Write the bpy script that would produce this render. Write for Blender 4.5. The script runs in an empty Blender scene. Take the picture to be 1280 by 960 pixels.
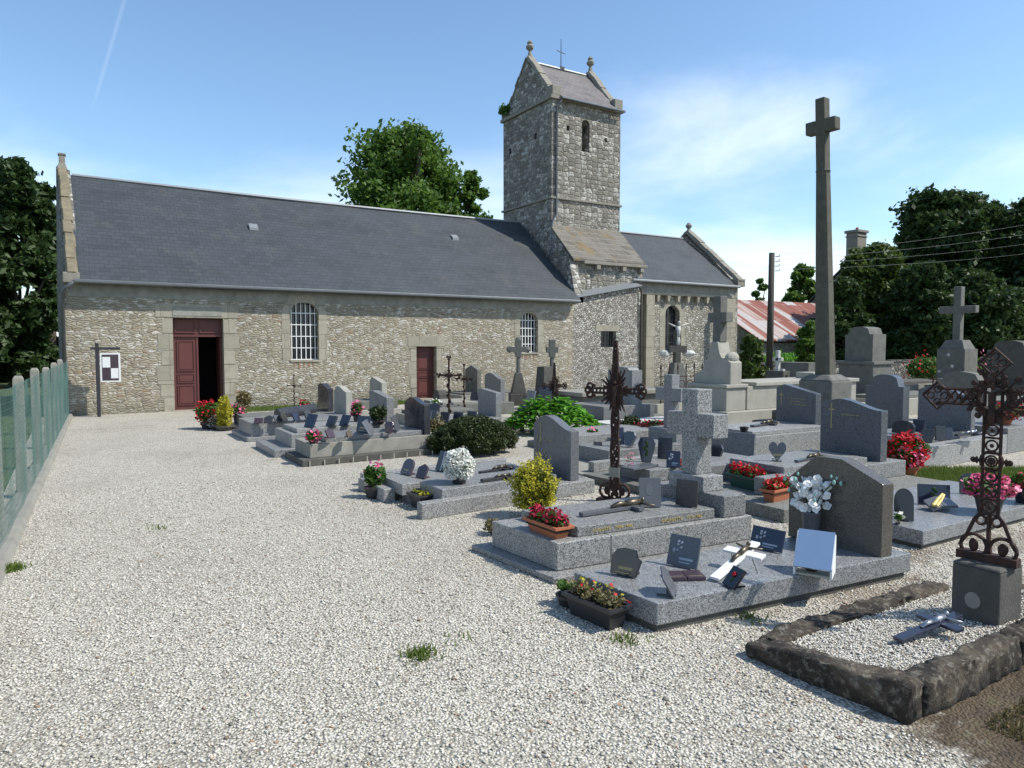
import bpy, math, random
import numpy as np
from mathutils import Vector, Matrix
from mathutils.geometry import tessellate_polygon
R = math.radians
SC = bpy.context.scene
COL = SC.collection
rng = np.random.default_rng(7)
random.seed(7)

# ---------------------------------------------------------------- camera, sky, sun, exposure
FPX = 890.0; CAMH = 1.8
PITCH = math.atan(50/FPX); HEAD = R(58.3)
FW = np.array([math.cos(HEAD)*math.cos(PITCH), math.sin(HEAD)*math.cos(PITCH), -math.sin(PITCH)])
RT = np.array([math.sin(HEAD), -math.cos(HEAD), 0.0]); UP = np.cross(RT, FW)
cam_d = bpy.data.cameras.new('camera'); cam = bpy.data.objects.new('camera', cam_d); COL.objects.link(cam)
cam.matrix_world = Matrix(((RT[0], UP[0], -FW[0], 0), (RT[1], UP[1], -FW[1], 0), (RT[2], UP[2], -FW[2], CAMH), (0, 0, 0, 1)))
cam_d.sensor_fit = 'HORIZONTAL'; cam_d.sensor_width = 36; cam_d.lens = FPX/1280*36
cam_d.clip_start = 0.05; cam_d.clip_end = 3000
SC.camera = cam
SC.view_settings.view_transform = 'Standard'; SC.view_settings.look = 'None'
SC.view_settings.exposure = 0.38; SC.view_settings.gamma = 1.0
SUN_EL = R(49); SUN_H = np.array([0.76, -0.65]); SUN_H = SUN_H/np.linalg.norm(SUN_H)     # horizontal direction towards the sun
world = bpy.data.worlds.new('World'); SC.world = world; world.use_nodes = True
wn = world.node_tree; wn.nodes.clear()
def wN(t, **k):
    n = wn.nodes.new(t)
    for a, b in k.items(): setattr(n, a, b)
    return n
out = wN('ShaderNodeOutputWorld'); bg = wN('ShaderNodeBackground'); bg.inputs[1].default_value = 0.135
sky = wN('ShaderNodeTexSky', sky_type='NISHITA', sun_disc=False)
sky.sun_elevation = SUN_EL; sky.sun_rotation = math.atan2(SUN_H[0], SUN_H[1])
sky.air_density = 1.0; sky.dust_density = 0.4; sky.ozone_density = 2.2
tc = wN('ShaderNodeTexCoord'); sep = wN('ShaderNodeSeparateXYZ'); wn.links.new(tc.outputs['Generated'], sep.inputs[0])
def wm(op, a, b=None, clamp=False):
    n = wN('ShaderNodeMath', operation=op, use_clamp=clamp)
    for i, v in enumerate((a, b)):
        if v is None: continue
        if isinstance(v, (int, float)): n.inputs[i].default_value = v
        else: wn.links.new(v, n.inputs[i])
    return n.outputs[0]
# thin clouds: noise on the direction projected to a flat layer
zc = wm('MAXIMUM', sep.outputs[2], 0.04); zc = wm('ADD', zc, 0.10)
cx_ = wm('DIVIDE', sep.outputs[0], zc); cy_ = wm('DIVIDE', sep.outputs[1], zc)
cmb = wN('ShaderNodeCombineXYZ'); wn.links.new(cx_, cmb.inputs[0]); wn.links.new(cy_, cmb.inputs[1]); cmb.inputs[2].default_value = 8.4
no = wN('ShaderNodeTexNoise'); no.inputs['Scale'].default_value = 0.42; no.inputs['Detail'].default_value = 9; no.inputs['Roughness'].default_value = 0.55
no.inputs['Distortion'].default_value = 0.4
wn.links.new(cmb.outputs[0], no.inputs['Vector'])
band = wN('ShaderNodeMapRange'); wn.links.new(sep.outputs[2], band.inputs[0])
for i, v in ((1, 0.02), (2, 0.36), (3, 0.20), (4, -0.16)): band.inputs[i].default_value = v
m = wm('ADD', no.outputs[0], band.outputs[0])
mr = wN('ShaderNodeMapRange', interpolation_type='SMOOTHSTEP'); wn.links.new(m, mr.inputs[0])
for i, v in ((1, 0.40), (2, 0.74), (3, 0.0), (4, 0.80)): mr.inputs[i].default_value = v
# contrail: a short strip of a great circle, upper left of the view
def raydir(x, y):
    v = FW + RT*(x-640)/FPX + UP*(480-y)/FPX; return v/np.linalg.norm(v)
ca, cb = raydir(155, 2), raydir(126, 100); nrm = np.cross(ca, cb); nrm /= np.linalg.norm(nrm)
dt = wN('ShaderNodeVectorMath', operation='DOT_PRODUCT'); wn.links.new(tc.outputs['Generated'], dt.inputs[0]); dt.inputs[1].default_value = tuple(nrm)
dd = wm('ABSOLUTE', dt.outputs['Value']); l1 = wN('ShaderNodeMapRange'); wn.links.new(dd, l1.inputs[0])
for i, v in ((1, 0.0), (2, 0.0030), (3, 0.09), (4, 0.0)): l1.inputs[i].default_value = v
mid = (ca+cb)/2; mid /= np.linalg.norm(mid)
dm = wN('ShaderNodeVectorMath', operation='DOT_PRODUCT'); wn.links.new(tc.outputs['Generated'], dm.inputs[0]); dm.inputs[1].default_value = tuple(mid)
l2 = wN('ShaderNodeMapRange'); wn.links.new(dm.outputs['Value'], l2.inputs[0])
for i, v in ((1, 0.9965), (2, 0.9992), (3, 0.0), (4, 1.0)): l2.inputs[i].default_value = v
trail = wm('MULTIPLY', l1.outputs[0], l2.outputs[0])
fac = wm('MAXIMUM', mr.outputs[0], trail)
tint = wN('ShaderNodeMix', data_type='RGBA', blend_type='MULTIPLY'); tint.inputs[0].default_value = 1.0
wn.links.new(sky.outputs[0], tint.inputs[6]); tint.inputs[7].default_value = (1.05, 1.16, 1.18, 1)
mx = wN('ShaderNodeMix', data_type='RGBA'); wn.links.new(fac, mx.inputs[0]); wn.links.new(tint.outputs[2], mx.inputs[6])
mx.inputs[7].default_value = (7.4, 7.9, 8.5, 1)
wn.links.new(mx.outputs[2], bg.inputs[0]); wn.links.new(bg.outputs[0], out.inputs[0])
sd = bpy.data.lights.new('sun', 'SUN'); sd.energy = 4.4; sd.angle = R(0.53); sd.color = (1.0, 0.95, 0.86)
so = bpy.data.objects.new('sun', sd); COL.objects.link(so)
sdir = Vector((SUN_H[0]*math.cos(SUN_EL), SUN_H[1]*math.cos(SUN_EL), math.sin(SUN_EL)))
so.rotation_euler = sdir.to_track_quat('Z', 'Y').to_euler(); so.location = (0, 0, 40)

# ---------------------------------------------------------------- helpers
def gp(x, y, z=0.0):
    """ground position of a photo point lying at height z"""
    r = FW + RT*(x-640)/FPX + UP*(480-y)/FPX
    k = (z-CAMH)/r[2]; return (r[0]*k, r[1]*k, z)
def dirp(x, depth, z=0.0):
    lat = (x-640)/FPX*depth
    h = np.array([math.cos(HEAD), math.sin(HEAD)])
    p = h*depth + np.array([RT[0], RT[1]])*lat
    return (p[0], p[1], z)
def tag(o, label=None, cat=None, group=None, kind=None):
    if label: o['label'] = label
    if cat: o['category'] = cat
    if group: o['group'] = group
    if kind: o['kind'] = kind
    return o
def thing(name, label, cat, loc=(0, 0, 0), rz=0.0, group=None):
    o = bpy.data.objects.new(name, None); COL.objects.link(o); o.empty_display_size = 0.2
    o.location = loc; o.rotation_euler = (0, 0, rz); return tag(o, label, cat, group)
class MB:
    def __init__(s): s.v = []; s.f = []; s.M = None
    def add(s, vs, fs):
        b = len(s.v); s.v += [tuple(v) for v in vs]; s.f += [tuple(i+b for i in f) for f in fs]; return s
    def box(s, x0, x1, y0, y1, z0, z1):
        return s.add([(x0,y0,z0),(x1,y0,z0),(x1,y1,z0),(x0,y1,z0),(x0,y0,z1),(x1,y0,z1),(x1,y1,z1),(x0,y1,z1)],
                     [(0,3,2,1),(4,5,6,7),(0,1,5,4),(1,2,6,5),(2,3,7,6),(3,0,4,7)])
    def taper(s, x0, x1, y0, y1, z0, z1, t):
        """box whose top is inset by t"""
        return s.add([(x0,y0,z0),(x1,y0,z0),(x1,y1,z0),(x0,y1,z0),(x0+t,y0+t,z1),(x1-t,y0+t,z1),(x1-t,y1-t,z1),(x0+t,y1-t,z1)],
                     [(0,3,2,1),(4,5,6,7),(0,1,5,4),(1,2,6,5),(2,3,7,6),(3,0,4,7)])
    def prism(s, poly, a, b, axis='x'):
        """poly: 2D loop; extruded from a to b along axis. x: (y,z) poly; y: (x,z) poly; z: (x,y) poly"""
        def mk(p, t):
            return {'x': (t, p[0], p[1]), 'y': (p[0], t, p[1]), 'z': (p[0], p[1], t)}[axis]
        n = len(poly); vs = [mk(p, a) for p in poly]+[mk(p, b) for p in poly]
        tris = tessellate_polygon([[Vector((p[0], p[1], 0)) for p in poly]])
        area = sum(poly[i][0]*poly[(i+1) % n][1]-poly[(i+1) % n][0]*poly[i][1] for i in range(n))
        fs = []
        convex = len(poly) <= 4
        if convex: fs.append(tuple(range(n))[::-1]); fs.append(tuple(range(n, 2*n)))
        else:
            for t in tris: fs.append(tuple(t)); fs.append(tuple(i+n for i in t[::-1]))
        for i in range(n):
            j = (i+1) % n; fs.append((i, j, j+n, i+n))
        return s.add(vs, fs)
    def tube(s, pts, r, n=6, r2=None, cap=True):
        pts = [Vector(p) for p in pts]; m = len(pts); vs = []; fs = []
        for i, p in enumerate(pts):
            d = (pts[min(i+1, m-1)]-pts[max(i-1, 0)])
            d = d.normalized() if d.length > 1e-9 else Vector((0,0,1))
            a = d.orthogonal().normalized() if i == 0 else (a - d*a.dot(d)).normalized()
            b = d.cross(a); rr = r if r2 is None else r+(r2-r)*i/(m-1)
            for k in range(n):
                t = 2*math.pi*(k+0.5)/n; vs.append(p+a*math.cos(t)*rr+b*math.sin(t)*rr)
        for i in range(m-1):
            for k in range(n):
                k2 = (k+1) % n; fs.append((i*n+k, i*n+k2, (i+1)*n+k2, (i+1)*n+k))
        if cap: fs.append(tuple(range(n))[::-1]); fs.append(tuple((m-1)*n+k for k in range(n)))
        return s.add(vs, fs)
    def ring(s, c, Rr, r, axis='y', n=16, sx=1.0, a0=0, a1=360):
        pts = []
        for i in range(n+1):
            t = R(a0+(a1-a0)*i/n); u, w = Rr*math.cos(t)*sx, Rr*math.sin(t)
            pts.append({'y': (c[0]+u, c[1], c[2]+w), 'x': (c[0], c[1]+u, c[2]+w), 'z': (c[0]+u, c[1]+w, c[2])}[axis])
        return s.tube(pts, r, 5)
    def lathe(s, c, prof, n=16):
        vs = []; fs = []
        for (r, z) in prof:
            for k in range(n):
                t = 2*math.pi*k/n; vs.append((c[0]+r*math.cos(t), c[1]+r*math.sin(t), c[2]+z))
        for i in range(len(prof)-1):
            for k in range(n):
                k2 = (k+1) % n; fs.append((i*n+k, i*n+k2, (i+1)*n+k2, (i+1)*n+k))
        fs.append(tuple(range(n))[::-1]); fs.append(tuple((len(prof)-1)*n+k for k in range(n)))
        return s.add(vs, fs)
    def ball(s, c, rx, ry, rz, n=10, m=7, jit=0.0):
        vs = [(c[0], c[1], c[2]-rz)]; fs = []
        for i in range(1, m):
            ph = -math.pi/2+math.pi*i/m
            for k in range(n):
                t = 2*math.pi*k/n; q = 1+random.uniform(-jit, jit)
                vs.append((c[0]+rx*q*math.cos(ph)*math.cos(t), c[1]+ry*q*math.cos(ph)*math.sin(t), c[2]+rz*q*math.sin(ph)))
        vs.append((c[0], c[1], c[2]+rz)); top = len(vs)-1
        for k in range(n):
            k2 = (k+1) % n; fs.append((0, 1+k2, 1+k)); fs.append((top, 1+(m-2)*n+k, 1+(m-2)*n+k2))
            for i in range(m-2): fs.append((1+i*n+k, 1+i*n+k2, 1+(i+1)*n+k2, 1+(i+1)*n+k))
        return s.add(vs, fs)
    def quad(s, a, b, c, d): return s.add([a, b, c, d], [(0, 1, 2, 3)])
    def xf(s, M):
        s.v = [tuple(M @ Vector(v)) for v in s.v]; return s
    def build(s, name, mat, parent=None, smooth=False, bevel=0.0, shear=None, loc=None):
        if shear is not None:
            u, w = shear; s.v = [(v[0]*u[0]+v[1]*w[0], v[0]*u[1]+v[1]*w[1], v[2]) for v in s.v]
        me = bpy.data.meshes.new(name); me.from_pydata(s.v, [], s.f); me.update()
        import bmesh
        b = bmesh.new(); b.from_mesh(me); bmesh.ops.recalc_face_normals(b, faces=b.faces); b.to_mesh(me); b.free()
        o = bpy.data.objects.new(name, me); COL.objects.link(o)
        if mat: me.materials.append(mat)
        if parent: o.parent = parent
        if loc: o.location = loc
        if smooth: me.polygons.foreach_set('use_smooth', [True]*len(me.polygons))
        if bevel:
            md = o.modifiers.new('bevel', 'BEVEL'); md.width = bevel; md.segments = 2; md.limit_method = 'ANGLE'; md.angle_limit = R(35)
        return o
def raw_mesh(name, V, F4, mat, parent=None, rnd=None, loc=None, k=4, smooth=False):
    """fast mesh from numpy arrays: V (n,3), F4 (m,k)"""
    me = bpy.data.meshes.new(name); me.vertices.add(len(V)); me.vertices.foreach_set('co', V.astype(np.float32).ravel())
    m_ = len(F4); me.loops.add(m_*k); me.loops.foreach_set('vertex_index', F4.astype(np.int32).ravel())
    me.polygons.add(m_); me.polygons.foreach_set('loop_start', np.arange(0, m_*k, k, dtype=np.int32))
    if rnd is not None:
        at = me.attributes.new('rnd', 'FLOAT', 'FACE'); at.data.foreach_set('value', rnd.astype(np.float32))
    if smooth: me.polygons.foreach_set('use_smooth', np.ones(m_, dtype=bool))
    me.update(calc_edges=True); me.validate()
    o = bpy.data.objects.new(name, me); COL.objects.link(o); me.materials.append(mat)
    if parent: o.parent = parent
    if loc: o.location = loc
    return o
def copy_tree(o, parent=None):
    c = o.copy(); COL.objects.link(c)
    if parent: c.parent = parent
    for ch in [x for x in COL.objects if x.parent == o]: copy_tree(ch, c)
    return c

# ---------------------------------------------------------------- materials
def newmat(name):
    m = bpy.data.materials.new(name); m.use_nodes = True; nt = m.node_tree; nt.nodes.clear()
    o = nt.nodes.new('ShaderNodeOutputMaterial'); p = nt.nodes.new('ShaderNodeBsdfPrincipled'); nt.links.new(p.outputs[0], o.inputs[0])
    return m, nt, p
class NT:
    def __init__(s, nt): s.t = nt
    def n(s, ty, ins=None, **k):
        n = s.t.nodes.new(ty)
        for a, b in k.items(): setattr(n, a, b)
        for i, v in (ins or {}).items():
            if hasattr(v, 'links') or hasattr(v, 'is_linked'): s.t.links.new(v, n.inputs[i])
            else: n.inputs[i].default_value = v
        return n
    def m(s, op, a, b=0.0, clamp=False):
        return s.n('ShaderNodeMath', {0: a, 1: b}, operation=op, use_clamp=clamp).outputs[0]
    def ramp(s, f, stops, interp='LINEAR'):
        r = s.n('ShaderNodeValToRGB', {0: f}); cr = r.color_ramp; cr.interpolation = interp
        while len(cr.elements) < len(stops): cr.elements.new(0.5)
        for e, (p, c) in zip(cr.elements, stops):
            e.position = p; e.color = (c, c, c, 1) if isinstance(c, (int, float)) else (*c, 1)
        return r.outputs[0]
    def mix(s, f, a, b, bt='MIX'):
        n = s.t.nodes.new('ShaderNodeMix'); n.data_type = 'RGBA'; n.blend_type = bt
        for i, v in ((0, f), (6, a), (7, b)):
            if hasattr(v, 'is_linked'): s.t.links.new(v, n.inputs[i])
            else: n.inputs[i].default_value = v if i == 0 else (*v, 1) if len(v) == 3 else v
        return n.outputs[2]
    def noise(s, vec, sc, det=3, rough=0.55, dist=0.0):
        return s.n('ShaderNodeTexNoise', {'Vector': vec, 'Scale': sc, 'Detail': det, 'Roughness': rough, 'Distortion': dist})
    def bump(s, h, strength, dist, p):
        b = s.n('ShaderNodeBump', {'Height': h, 'Strength': strength, 'Distance': dist}); s.t.links.new(b.outputs[0], p.inputs['Normal'])
def coords(N): return N.n('ShaderNodeTexCoord').outputs['Object']
def wallvec(N, sx=1.0, sz=1.0):
    """(x+y, z) mapping that reads right on walls facing either axis"""
    s = N.n('ShaderNodeSeparateXYZ', {0: coords(N)})
    h = N.m('ADD', s.outputs[0], s.outputs[1])
    return N.n('ShaderNodeCombineXYZ', {0: N.m('MULTIPLY', h, sx), 1: N.m('MULTIPLY', s.outputs[2], sz), 2: 0.0}).outputs[0], s
def plain(name, col, rough=0.7, metal=0.0, var=0.25, sc=8.0, bump=0.0, bsc=60, spec=None):
    m, nt, p = newmat(name); N = NT(nt); c = coords(N)
    f = N.noise(c, sc, 5).outputs[0]
    a = tuple(x*(1-var) for x in col); b = tuple(min(1, x*(1+var)) for x in col)
    nt.links.new(N.mix(f, a, b), p.inputs['Base Color'])
    p.inputs['Roughness'].default_value = rough; p.inputs['Metallic'].default_value = metal
    if spec is not None: p.inputs['Specular IOR Level'].default_value = spec
    if bump: N.bump(N.noise(c, bsc, 4).outputs[0], bump, 0.01, p)
    return m
def granite(name, col, dark, rough=0.35, sc=170, contrast=1.0):
    """speckled granite; grain size follows sc"""
    m, nt, p = newmat(name); N = NT(nt); c = coords(N)
    v = N.n('ShaderNodeTexVoronoi', {'Vector': c, 'Scale': sc}); 
    g = N.n('ShaderNodeSeparateColor', {0: v.outputs['Color']}).outputs[0]
    base = N.ramp(g, [(0.0, dark), (0.28, dark), (0.40, tuple(x*0.85 for x in col)), (0.75, col), (1.0, tuple(min(1, x*1.55) for x in col))])
    lo = N.noise(c, 3.0, 4).outputs[0]
    base = N.mix(N.ramp(lo, [(0.35, 0.0), (0.75, 0.35)]), base, tuple(x*0.7 for x in col))
    streak = N.noise(N.n('ShaderNodeMapping', {0: c, 3: (9, 9, 1.2)}).outputs[0], 1.5, 4).outputs[0]
    base = N.mix(N.ramp(streak, [(0.50, 0.0), (0.8, 0.35)]), base, (0.10, 0.10, 0.085))
    oi = N.n('ShaderNodeObjectInfo').outputs['Random']; k_ = N.m('ADD', N.m('MULTIPLY', oi, 0.35), 0.80)
    kc = N.n('ShaderNodeCombineColor', {0: k_, 1: k_, 2: N.m('MULTIPLY', k_, 0.98)}).outputs[0]; base = N.mix(1.0, base, kc, 'MULTIPLY')
    nt.links.new(base, p.inputs['Base Color'])
    rr = N.ramp(N.noise(c, 6, 5).outputs[0], [(0.3, rough), (0.7, min(1, rough+0.2))])
    nt.links.new(rr, p.inputs['Roughness'])
    return m
def foliage(name, c0, c1, c2, trans=0.3):
    m, nt, p = newmat(name); N = NT(nt)
    a = N.n('ShaderNodeAttribute', attribute_name='rnd').outputs['Fac']
    f = N.noise(coords(N), 0.9, 3).outputs[0]
    f = N.m('ADD', N.m('MULTIPLY', a, 0.6), N.m('MULTIPLY', f, 0.5))
    col = N.ramp(f, [(0.15, c0), (0.55, c1), (1.0, c2)])
    nt.links.new(col, p.inputs['Base Color']); p.inputs['Roughness'].default_value = 0.55; p.inputs['Specular IOR Level'].default_value = 0.3
    if trans:
        t = N.n('ShaderNodeBsdfTranslucent'); nt.links.new(N.mix(0.5, col, c2), t.inputs[0])
        mx = N.n('ShaderNodeMixShader', {0: trans}); nt.links.new(p.outputs[0], mx.inputs[1]); nt.links.new(t.outputs[0], mx.inputs[2])
        nt.links.new(mx.outputs[0], [n for n in nt.nodes if n.type == 'OUTPUT_MATERIAL'][0].inputs[0])
    return m
def rubble(name, stops, mortar, sx, sz, dist=0.35, mort_w=0.08, whites=0.0, bumpd=0.03, reds=0.0, seed=0.0, rnd=1.0, lowcontrast=0.0):
    """irregular coursed rubble: stretched Voronoi cells with recessed mortar"""
    m, nt, p = newmat(name); N = NT(nt); v, s = wallvec(N)
    ns = N.noise(v, 2.2, 3); off = N.n('ShaderNodeVectorMath', {0: ns.outputs[1], 1: (0.5, 0.5, 0.5)}, operation='SUBTRACT').outputs[0]
    off = N.n('ShaderNodeVectorMath', {0: off, 1: (dist*.4, dist*.22, 0)}, operation='MULTIPLY').outputs[0]
    vv = N.n('ShaderNodeVectorMath', {0: v, 1: off}, operation='ADD').outputs[0]
    vv = N.n('ShaderNodeMapping', {0: vv, 1: (seed, seed, 0), 3: (sx, sz, 1)}).outputs[0]
    vo = N.n('ShaderNodeTexVoronoi', {'Vector': vv, 'Scale': 1.0, 'Randomness': rnd}, voronoi_dimensions='2D')
    ed = N.n('ShaderNodeTexVoronoi', {'Vector': vv, 'Scale': 1.0, 'Randomness': rnd}, voronoi_dimensions='2D', feature='DISTANCE_TO_EDGE').outputs['Distance']
    sc = N.n('ShaderNodeSeparateColor', {0: vo.outputs['Color']})
    col = N.ramp(sc.outputs[0], stops)
    fine = N.noise(v, 26, 5, 0.65).outputs[0]; smear = N.noise(v, 3.4, 5, 0.65).outputs[0]
    col = N.mix(N.ramp(fine, [(0.35, 0.0), (0.7, 0.55)]), col, mortar)
    col = N.mix(N.ramp(smear, [(0.42, 0.0), (0.62, 0.8)]), col, tuple(x*1.04 for x in mortar))
    if reds: col = N.mix(N.ramp(sc.outputs[1], [(1-reds, 0.0), (1-reds+0.02, 0.6)]), col, (0.30, 0.15, 0.09))
    if whites: 
        w = N.noise(v, 7.0, 5, 0.7).outputs[0]
        col = N.mix(N.ramp(N.m('ADD', w, N.m('MULTIPLY', sc.outputs[2], 0.18)), [(0.70-whites*.1, 0.0), (0.74-whites*.1, 0.75)]), col, (0.62, 0.60, 0.55))
    mfac = N.ramp(N.m('ADD', ed, N.m('MULTIPLY', fine, 0.04)), [(mort_w*0.5, 1.0), (mort_w*1.3, 0.0)])
    col = N.mix(N.m('MULTIPLY', mfac, 0.85), col, mortar)
    big = N.noise(v, 0.5, 4).outputs[0]
    col = N.mix(N.ramp(big, [(0.35, 0.0), (0.75, 0.45)]), col, tuple(x*0.62 for x in mortar))
    damp = N.ramp(N.m('ADD', s.outputs[2], N.m('MULTIPLY', big, 0.5)), [(0.25, 0.45), (0.62, 0.0)])
    col = N.mix(damp, col, (0.11, 0.11, 0.075))
    nt.links.new(col, p.inputs['Base Color']); p.inputs['Roughness'].default_value = 0.92; p.inputs['Specular IOR Level'].default_value = 0.2
    h = N.m('SUBTRACT', N.m('MINIMUM', N.m('MULTIPLY', ed, 3.0), 0.6), N.m('MULTIPLY', mfac, 0.25)); h = N.m('ADD', h, N.m('MULTIPLY', fine, 0.7))
    h = N.m('ADD', h, N.m('MULTIPLY', sc.outputs[1], 0.25))
    N.bump(h, 1.0, bumpd, p)
    return m
def ashlar(name, c1, c2, mortar, bw, bh, off=0.5, roof=False, mort=0.012, bumpd=0.02, lichen=None, rough=0.9, spots=0.3):
    m, nt, p = newmat(name); N = NT(nt); v, s = wallvec(N)
    if roof: v = N.n('ShaderNodeCombineXYZ', {0: s.outputs[0], 1: s.outputs[2], 2: 0.0}).outputs[0]
    ns = N.noise(v, 3.0, 3); o_ = N.n('ShaderNodeVectorMath', {0: ns.outputs[1], 1: (0.06, 0.03, 0)}, operation='MULTIPLY').outputs[0]
    vv = v if roof else N.n('ShaderNodeVectorMath', {0: v, 1: o_}, operation='ADD').outputs[0]
    b = N.n('ShaderNodeTexBrick', {'Vector': vv, 'Color1': (0, 0, 0, 1), 'Color2': (1, 1, 1, 1), 'Mortar': (0.5, 0.5, 0.5, 1), 'Scale': 1.0, 'Mortar Size': mort,
         'Mortar Smooth': 0.4, 'Bias': 0.0, 'Brick Width': bw, 'Row Height': bh}, offset=off, squash=0.7 if not roof else 1.0, squash_frequency=3)
    g = N.n('ShaderNodeSeparateColor', {0: b.outputs['Color']}).outputs[0]
    fine = N.noise(v, 22, 6, 0.7).outputs[0]; mid_ = N.noise(v, 4, 4).outputs[0]
    col = N.mix(g, c1, c2); col = N.mix(N.ramp(fine, [(0.3, 0.0), (0.75, spots)]), col, tuple(min(1, x*1.9) for x in c2))
    col = N.mix(N.ramp(mid_, [(0.45, 0.0), (0.8, 0.5)]), col, tuple(x*0.6 for x in c1))
    col = N.mix(N.m('MULTIPLY', b.outputs['Fac'], 0.8), col, mortar)
    if lichen:
        l = N.noise(coords(N), 1.6, 6, 0.7).outputs[0]; col = N.mix(N.ramp(l, [(0.54, 0.0), (0.62, 0.65)]), col, lichen)
    nt.links.new(col, p.inputs['Base Color']); p.inputs['Roughness'].default_value = rough; p.inputs['Specular IOR Level'].default_value = 0.25
    h = N.m('SUBTRACT', N.m('ADD', N.m('MULTIPLY', fine, 0.6), N.m('MULTIPLY', g, 0.35)), b.outputs['Fac'])
    N.bump(h, 0.9, bumpd, p)
    return m
def slate(name, ca, cb, row=0.11):
    m, nt, p = newmat(name); N = NT(nt); s = N.n('ShaderNodeSeparateXYZ', {0: coords(N)})
    v = N.n('ShaderNodeCombineXYZ', {0: s.outputs[0], 1: s.outputs[2], 2: 0.0}).outputs[0]
    b = N.n('ShaderNodeTexBrick', {'Vector': v, 'Color1': (0, 0, 0, 1), 'Color2': (1, 1, 1, 1), 'Mortar': (0, 0, 0, 1), 'Scale': 1.0, 'Mortar Size': 0.007,
         'Mortar Smooth': 0.5, 'Bias': 0.0, 'Brick Width': 0.22, 'Row Height': row})
    g = N.n('ShaderNodeSeparateColor', {0: b.outputs['Color']}).outputs[0]
    big = N.noise(N.n('ShaderNodeMapping', {0: v, 3: (0.6, 2.0, 1)}).outputs[0], 1.0, 6, 0.65).outputs[0]
    col = N.mix(g, ca, cb); col = N.mix(N.ramp(big, [(0.35, 0.0), (0.75, 0.6)]), col, tuple(x*1.5 for x in cb))
    moss = N.noise(v, 1.1, 7, 0.75).outputs[0]; col = N.mix(N.ramp(moss, [(0.55, 0.0), (0.70, 0.45)]), col, (0.085, 0.085, 0.07))
    sp = N.noise(v, 30, 2).outputs[0]; col = N.mix(N.ramp(sp, [(0.70, 0.0), (0.76, 0.5)]), col, (0.16, 0.15, 0.12))
    nt.links.new(N.mix(N.m('MULTIPLY', b.outputs['Fac'], 0.6), col, tuple(x*0.35 for x in ca)), p.inputs['Base Color'])
    p.inputs['Roughness'].default_value = 0.62; p.inputs['Specular IOR Level'].default_value = 0.35
    # each course tips forward a little: sawtooth height along the slope
    saw = N.m('FRACT', N.m('DIVIDE', s.outputs[2], row))
    N.bump(N.m('ADD', N.m('MULTIPLY', saw, -0.8), N.m('MULTIPLY', g, 0.5)), 0.5, 0.010, p)
    return m

M = {}
M['nave'] = rubble('nave_rubble', [(0.0, (0.17, 0.155, 0.125)), (0.35, (0.30, 0.265, 0.20)), (0.65, (0.365, 0.325, 0.245)), (1.0, (0.44, 0.405, 0.32))], (0.32, 0.285, 0.215), 5.4, 17.0, whites=0.55, reds=0.035, bumpd=0.022, mort_w=0.06, dist=0.55, rnd=0.85)
M['chancel'] = rubble('chancel_rubble', [(0.0, (0.17, 0.155, 0.125)), (0.4, (0.28, 0.255, 0.205)), (1.0, (0.41, 0.38, 0.31))], (0.29, 0.27, 0.22), 8.5, 11.0, whites=0.8, bumpd=0.04, seed=3.0)
M['lowtower'] = rubble('tower_base_rubble', [(0.0, (0.13, 0.12, 0.105)), (0.4, (0.24, 0.225, 0.19)), (1.0, (0.40, 0.38, 0.33))], (0.27, 0.25, 0.21), 10.5, 13.0, whites=1.2, bumpd=0.045, seed=7.0)
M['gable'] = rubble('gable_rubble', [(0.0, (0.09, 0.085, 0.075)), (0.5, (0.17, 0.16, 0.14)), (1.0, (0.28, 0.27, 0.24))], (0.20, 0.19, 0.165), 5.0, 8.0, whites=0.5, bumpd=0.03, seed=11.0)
M['lowwall'] = rubble('boundary_rubble', [(0.0, (0.06, 0.06, 0.055)), (0.5, (0.13, 0.125, 0.11)), (1.0, (0.24, 0.23, 0.21))], (0.10, 0.095, 0.085), 5.0, 6.0, whites=0.6, bumpd=0.05, seed=5.0)
M['tower'] = rubble('tower_granite', [(0.0, (0.13, 0.12, 0.10)), (0.45, (0.23, 0.215, 0.18)), (0.8, (0.30, 0.28, 0.24)), (1.0, (0.40, 0.38, 0.33))], (0.19, 0.178, 0.15), 3.6, 5.6, whites=0.6, bumpd=0.03, seed=2.3, rnd=0.36, mort_w=0.045, dist=0.55)
M['glacis'] = ashlar('weathered_slabs', (0.10, 0.088, 0.07), (0.165, 0.152, 0.13), (0.30, 0.285, 0.25), 0.46, 0.22, mort=0.018, bumpd=0.05, lichen=(0.22, 0.155, 0.06))
M['dressed'] = ashlar('dressed_limestone', (0.245, 0.225, 0.175), (0.325, 0.30, 0.235), (0.20, 0.18, 0.14), 0.60, 0.42, mort=0.008, bumpd=0.01, spots=0.2)
M['trim'] = plain('granite_trim', (0.22, 0.205, 0.17), 0.9, var=0.45, sc=9, bump=0.6, bsc=30)
M['lichen_trim'] = plain('lichened_coping', (0.30, 0.28, 0.21), 0.92, var=0.55, sc=6, bump=0.7, bsc=25)
M['lichen_cop'] = plain('orange_lichen_coping', (0.17, 0.145, 0.095), 0.92, var=0.6, sc=5, bump=0.7, bsc=25)
M['band'] = plain('grey_render', (0.24, 0.235, 0.205), 0.95, var=0.5, sc=5, bump=0.6, bsc=14)
M['slate'] = slate('blue_slate', (0.031, 0.037, 0.042), (0.044, 0.052, 0.059))
M['old_slate'] = slate('weathered_slate', (0.095, 0.085, 0.085), (0.15, 0.135, 0.13))
M['zinc'] = plain('zinc', (0.15, 0.16, 0.165), 0.45, 0.6, var=0.25, sc=4)
M['zinc_light'] = plain('pale_zinc', (0.22, 0.235, 0.245), 0.5, 0.3, var=0.15, sc=4)
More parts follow.
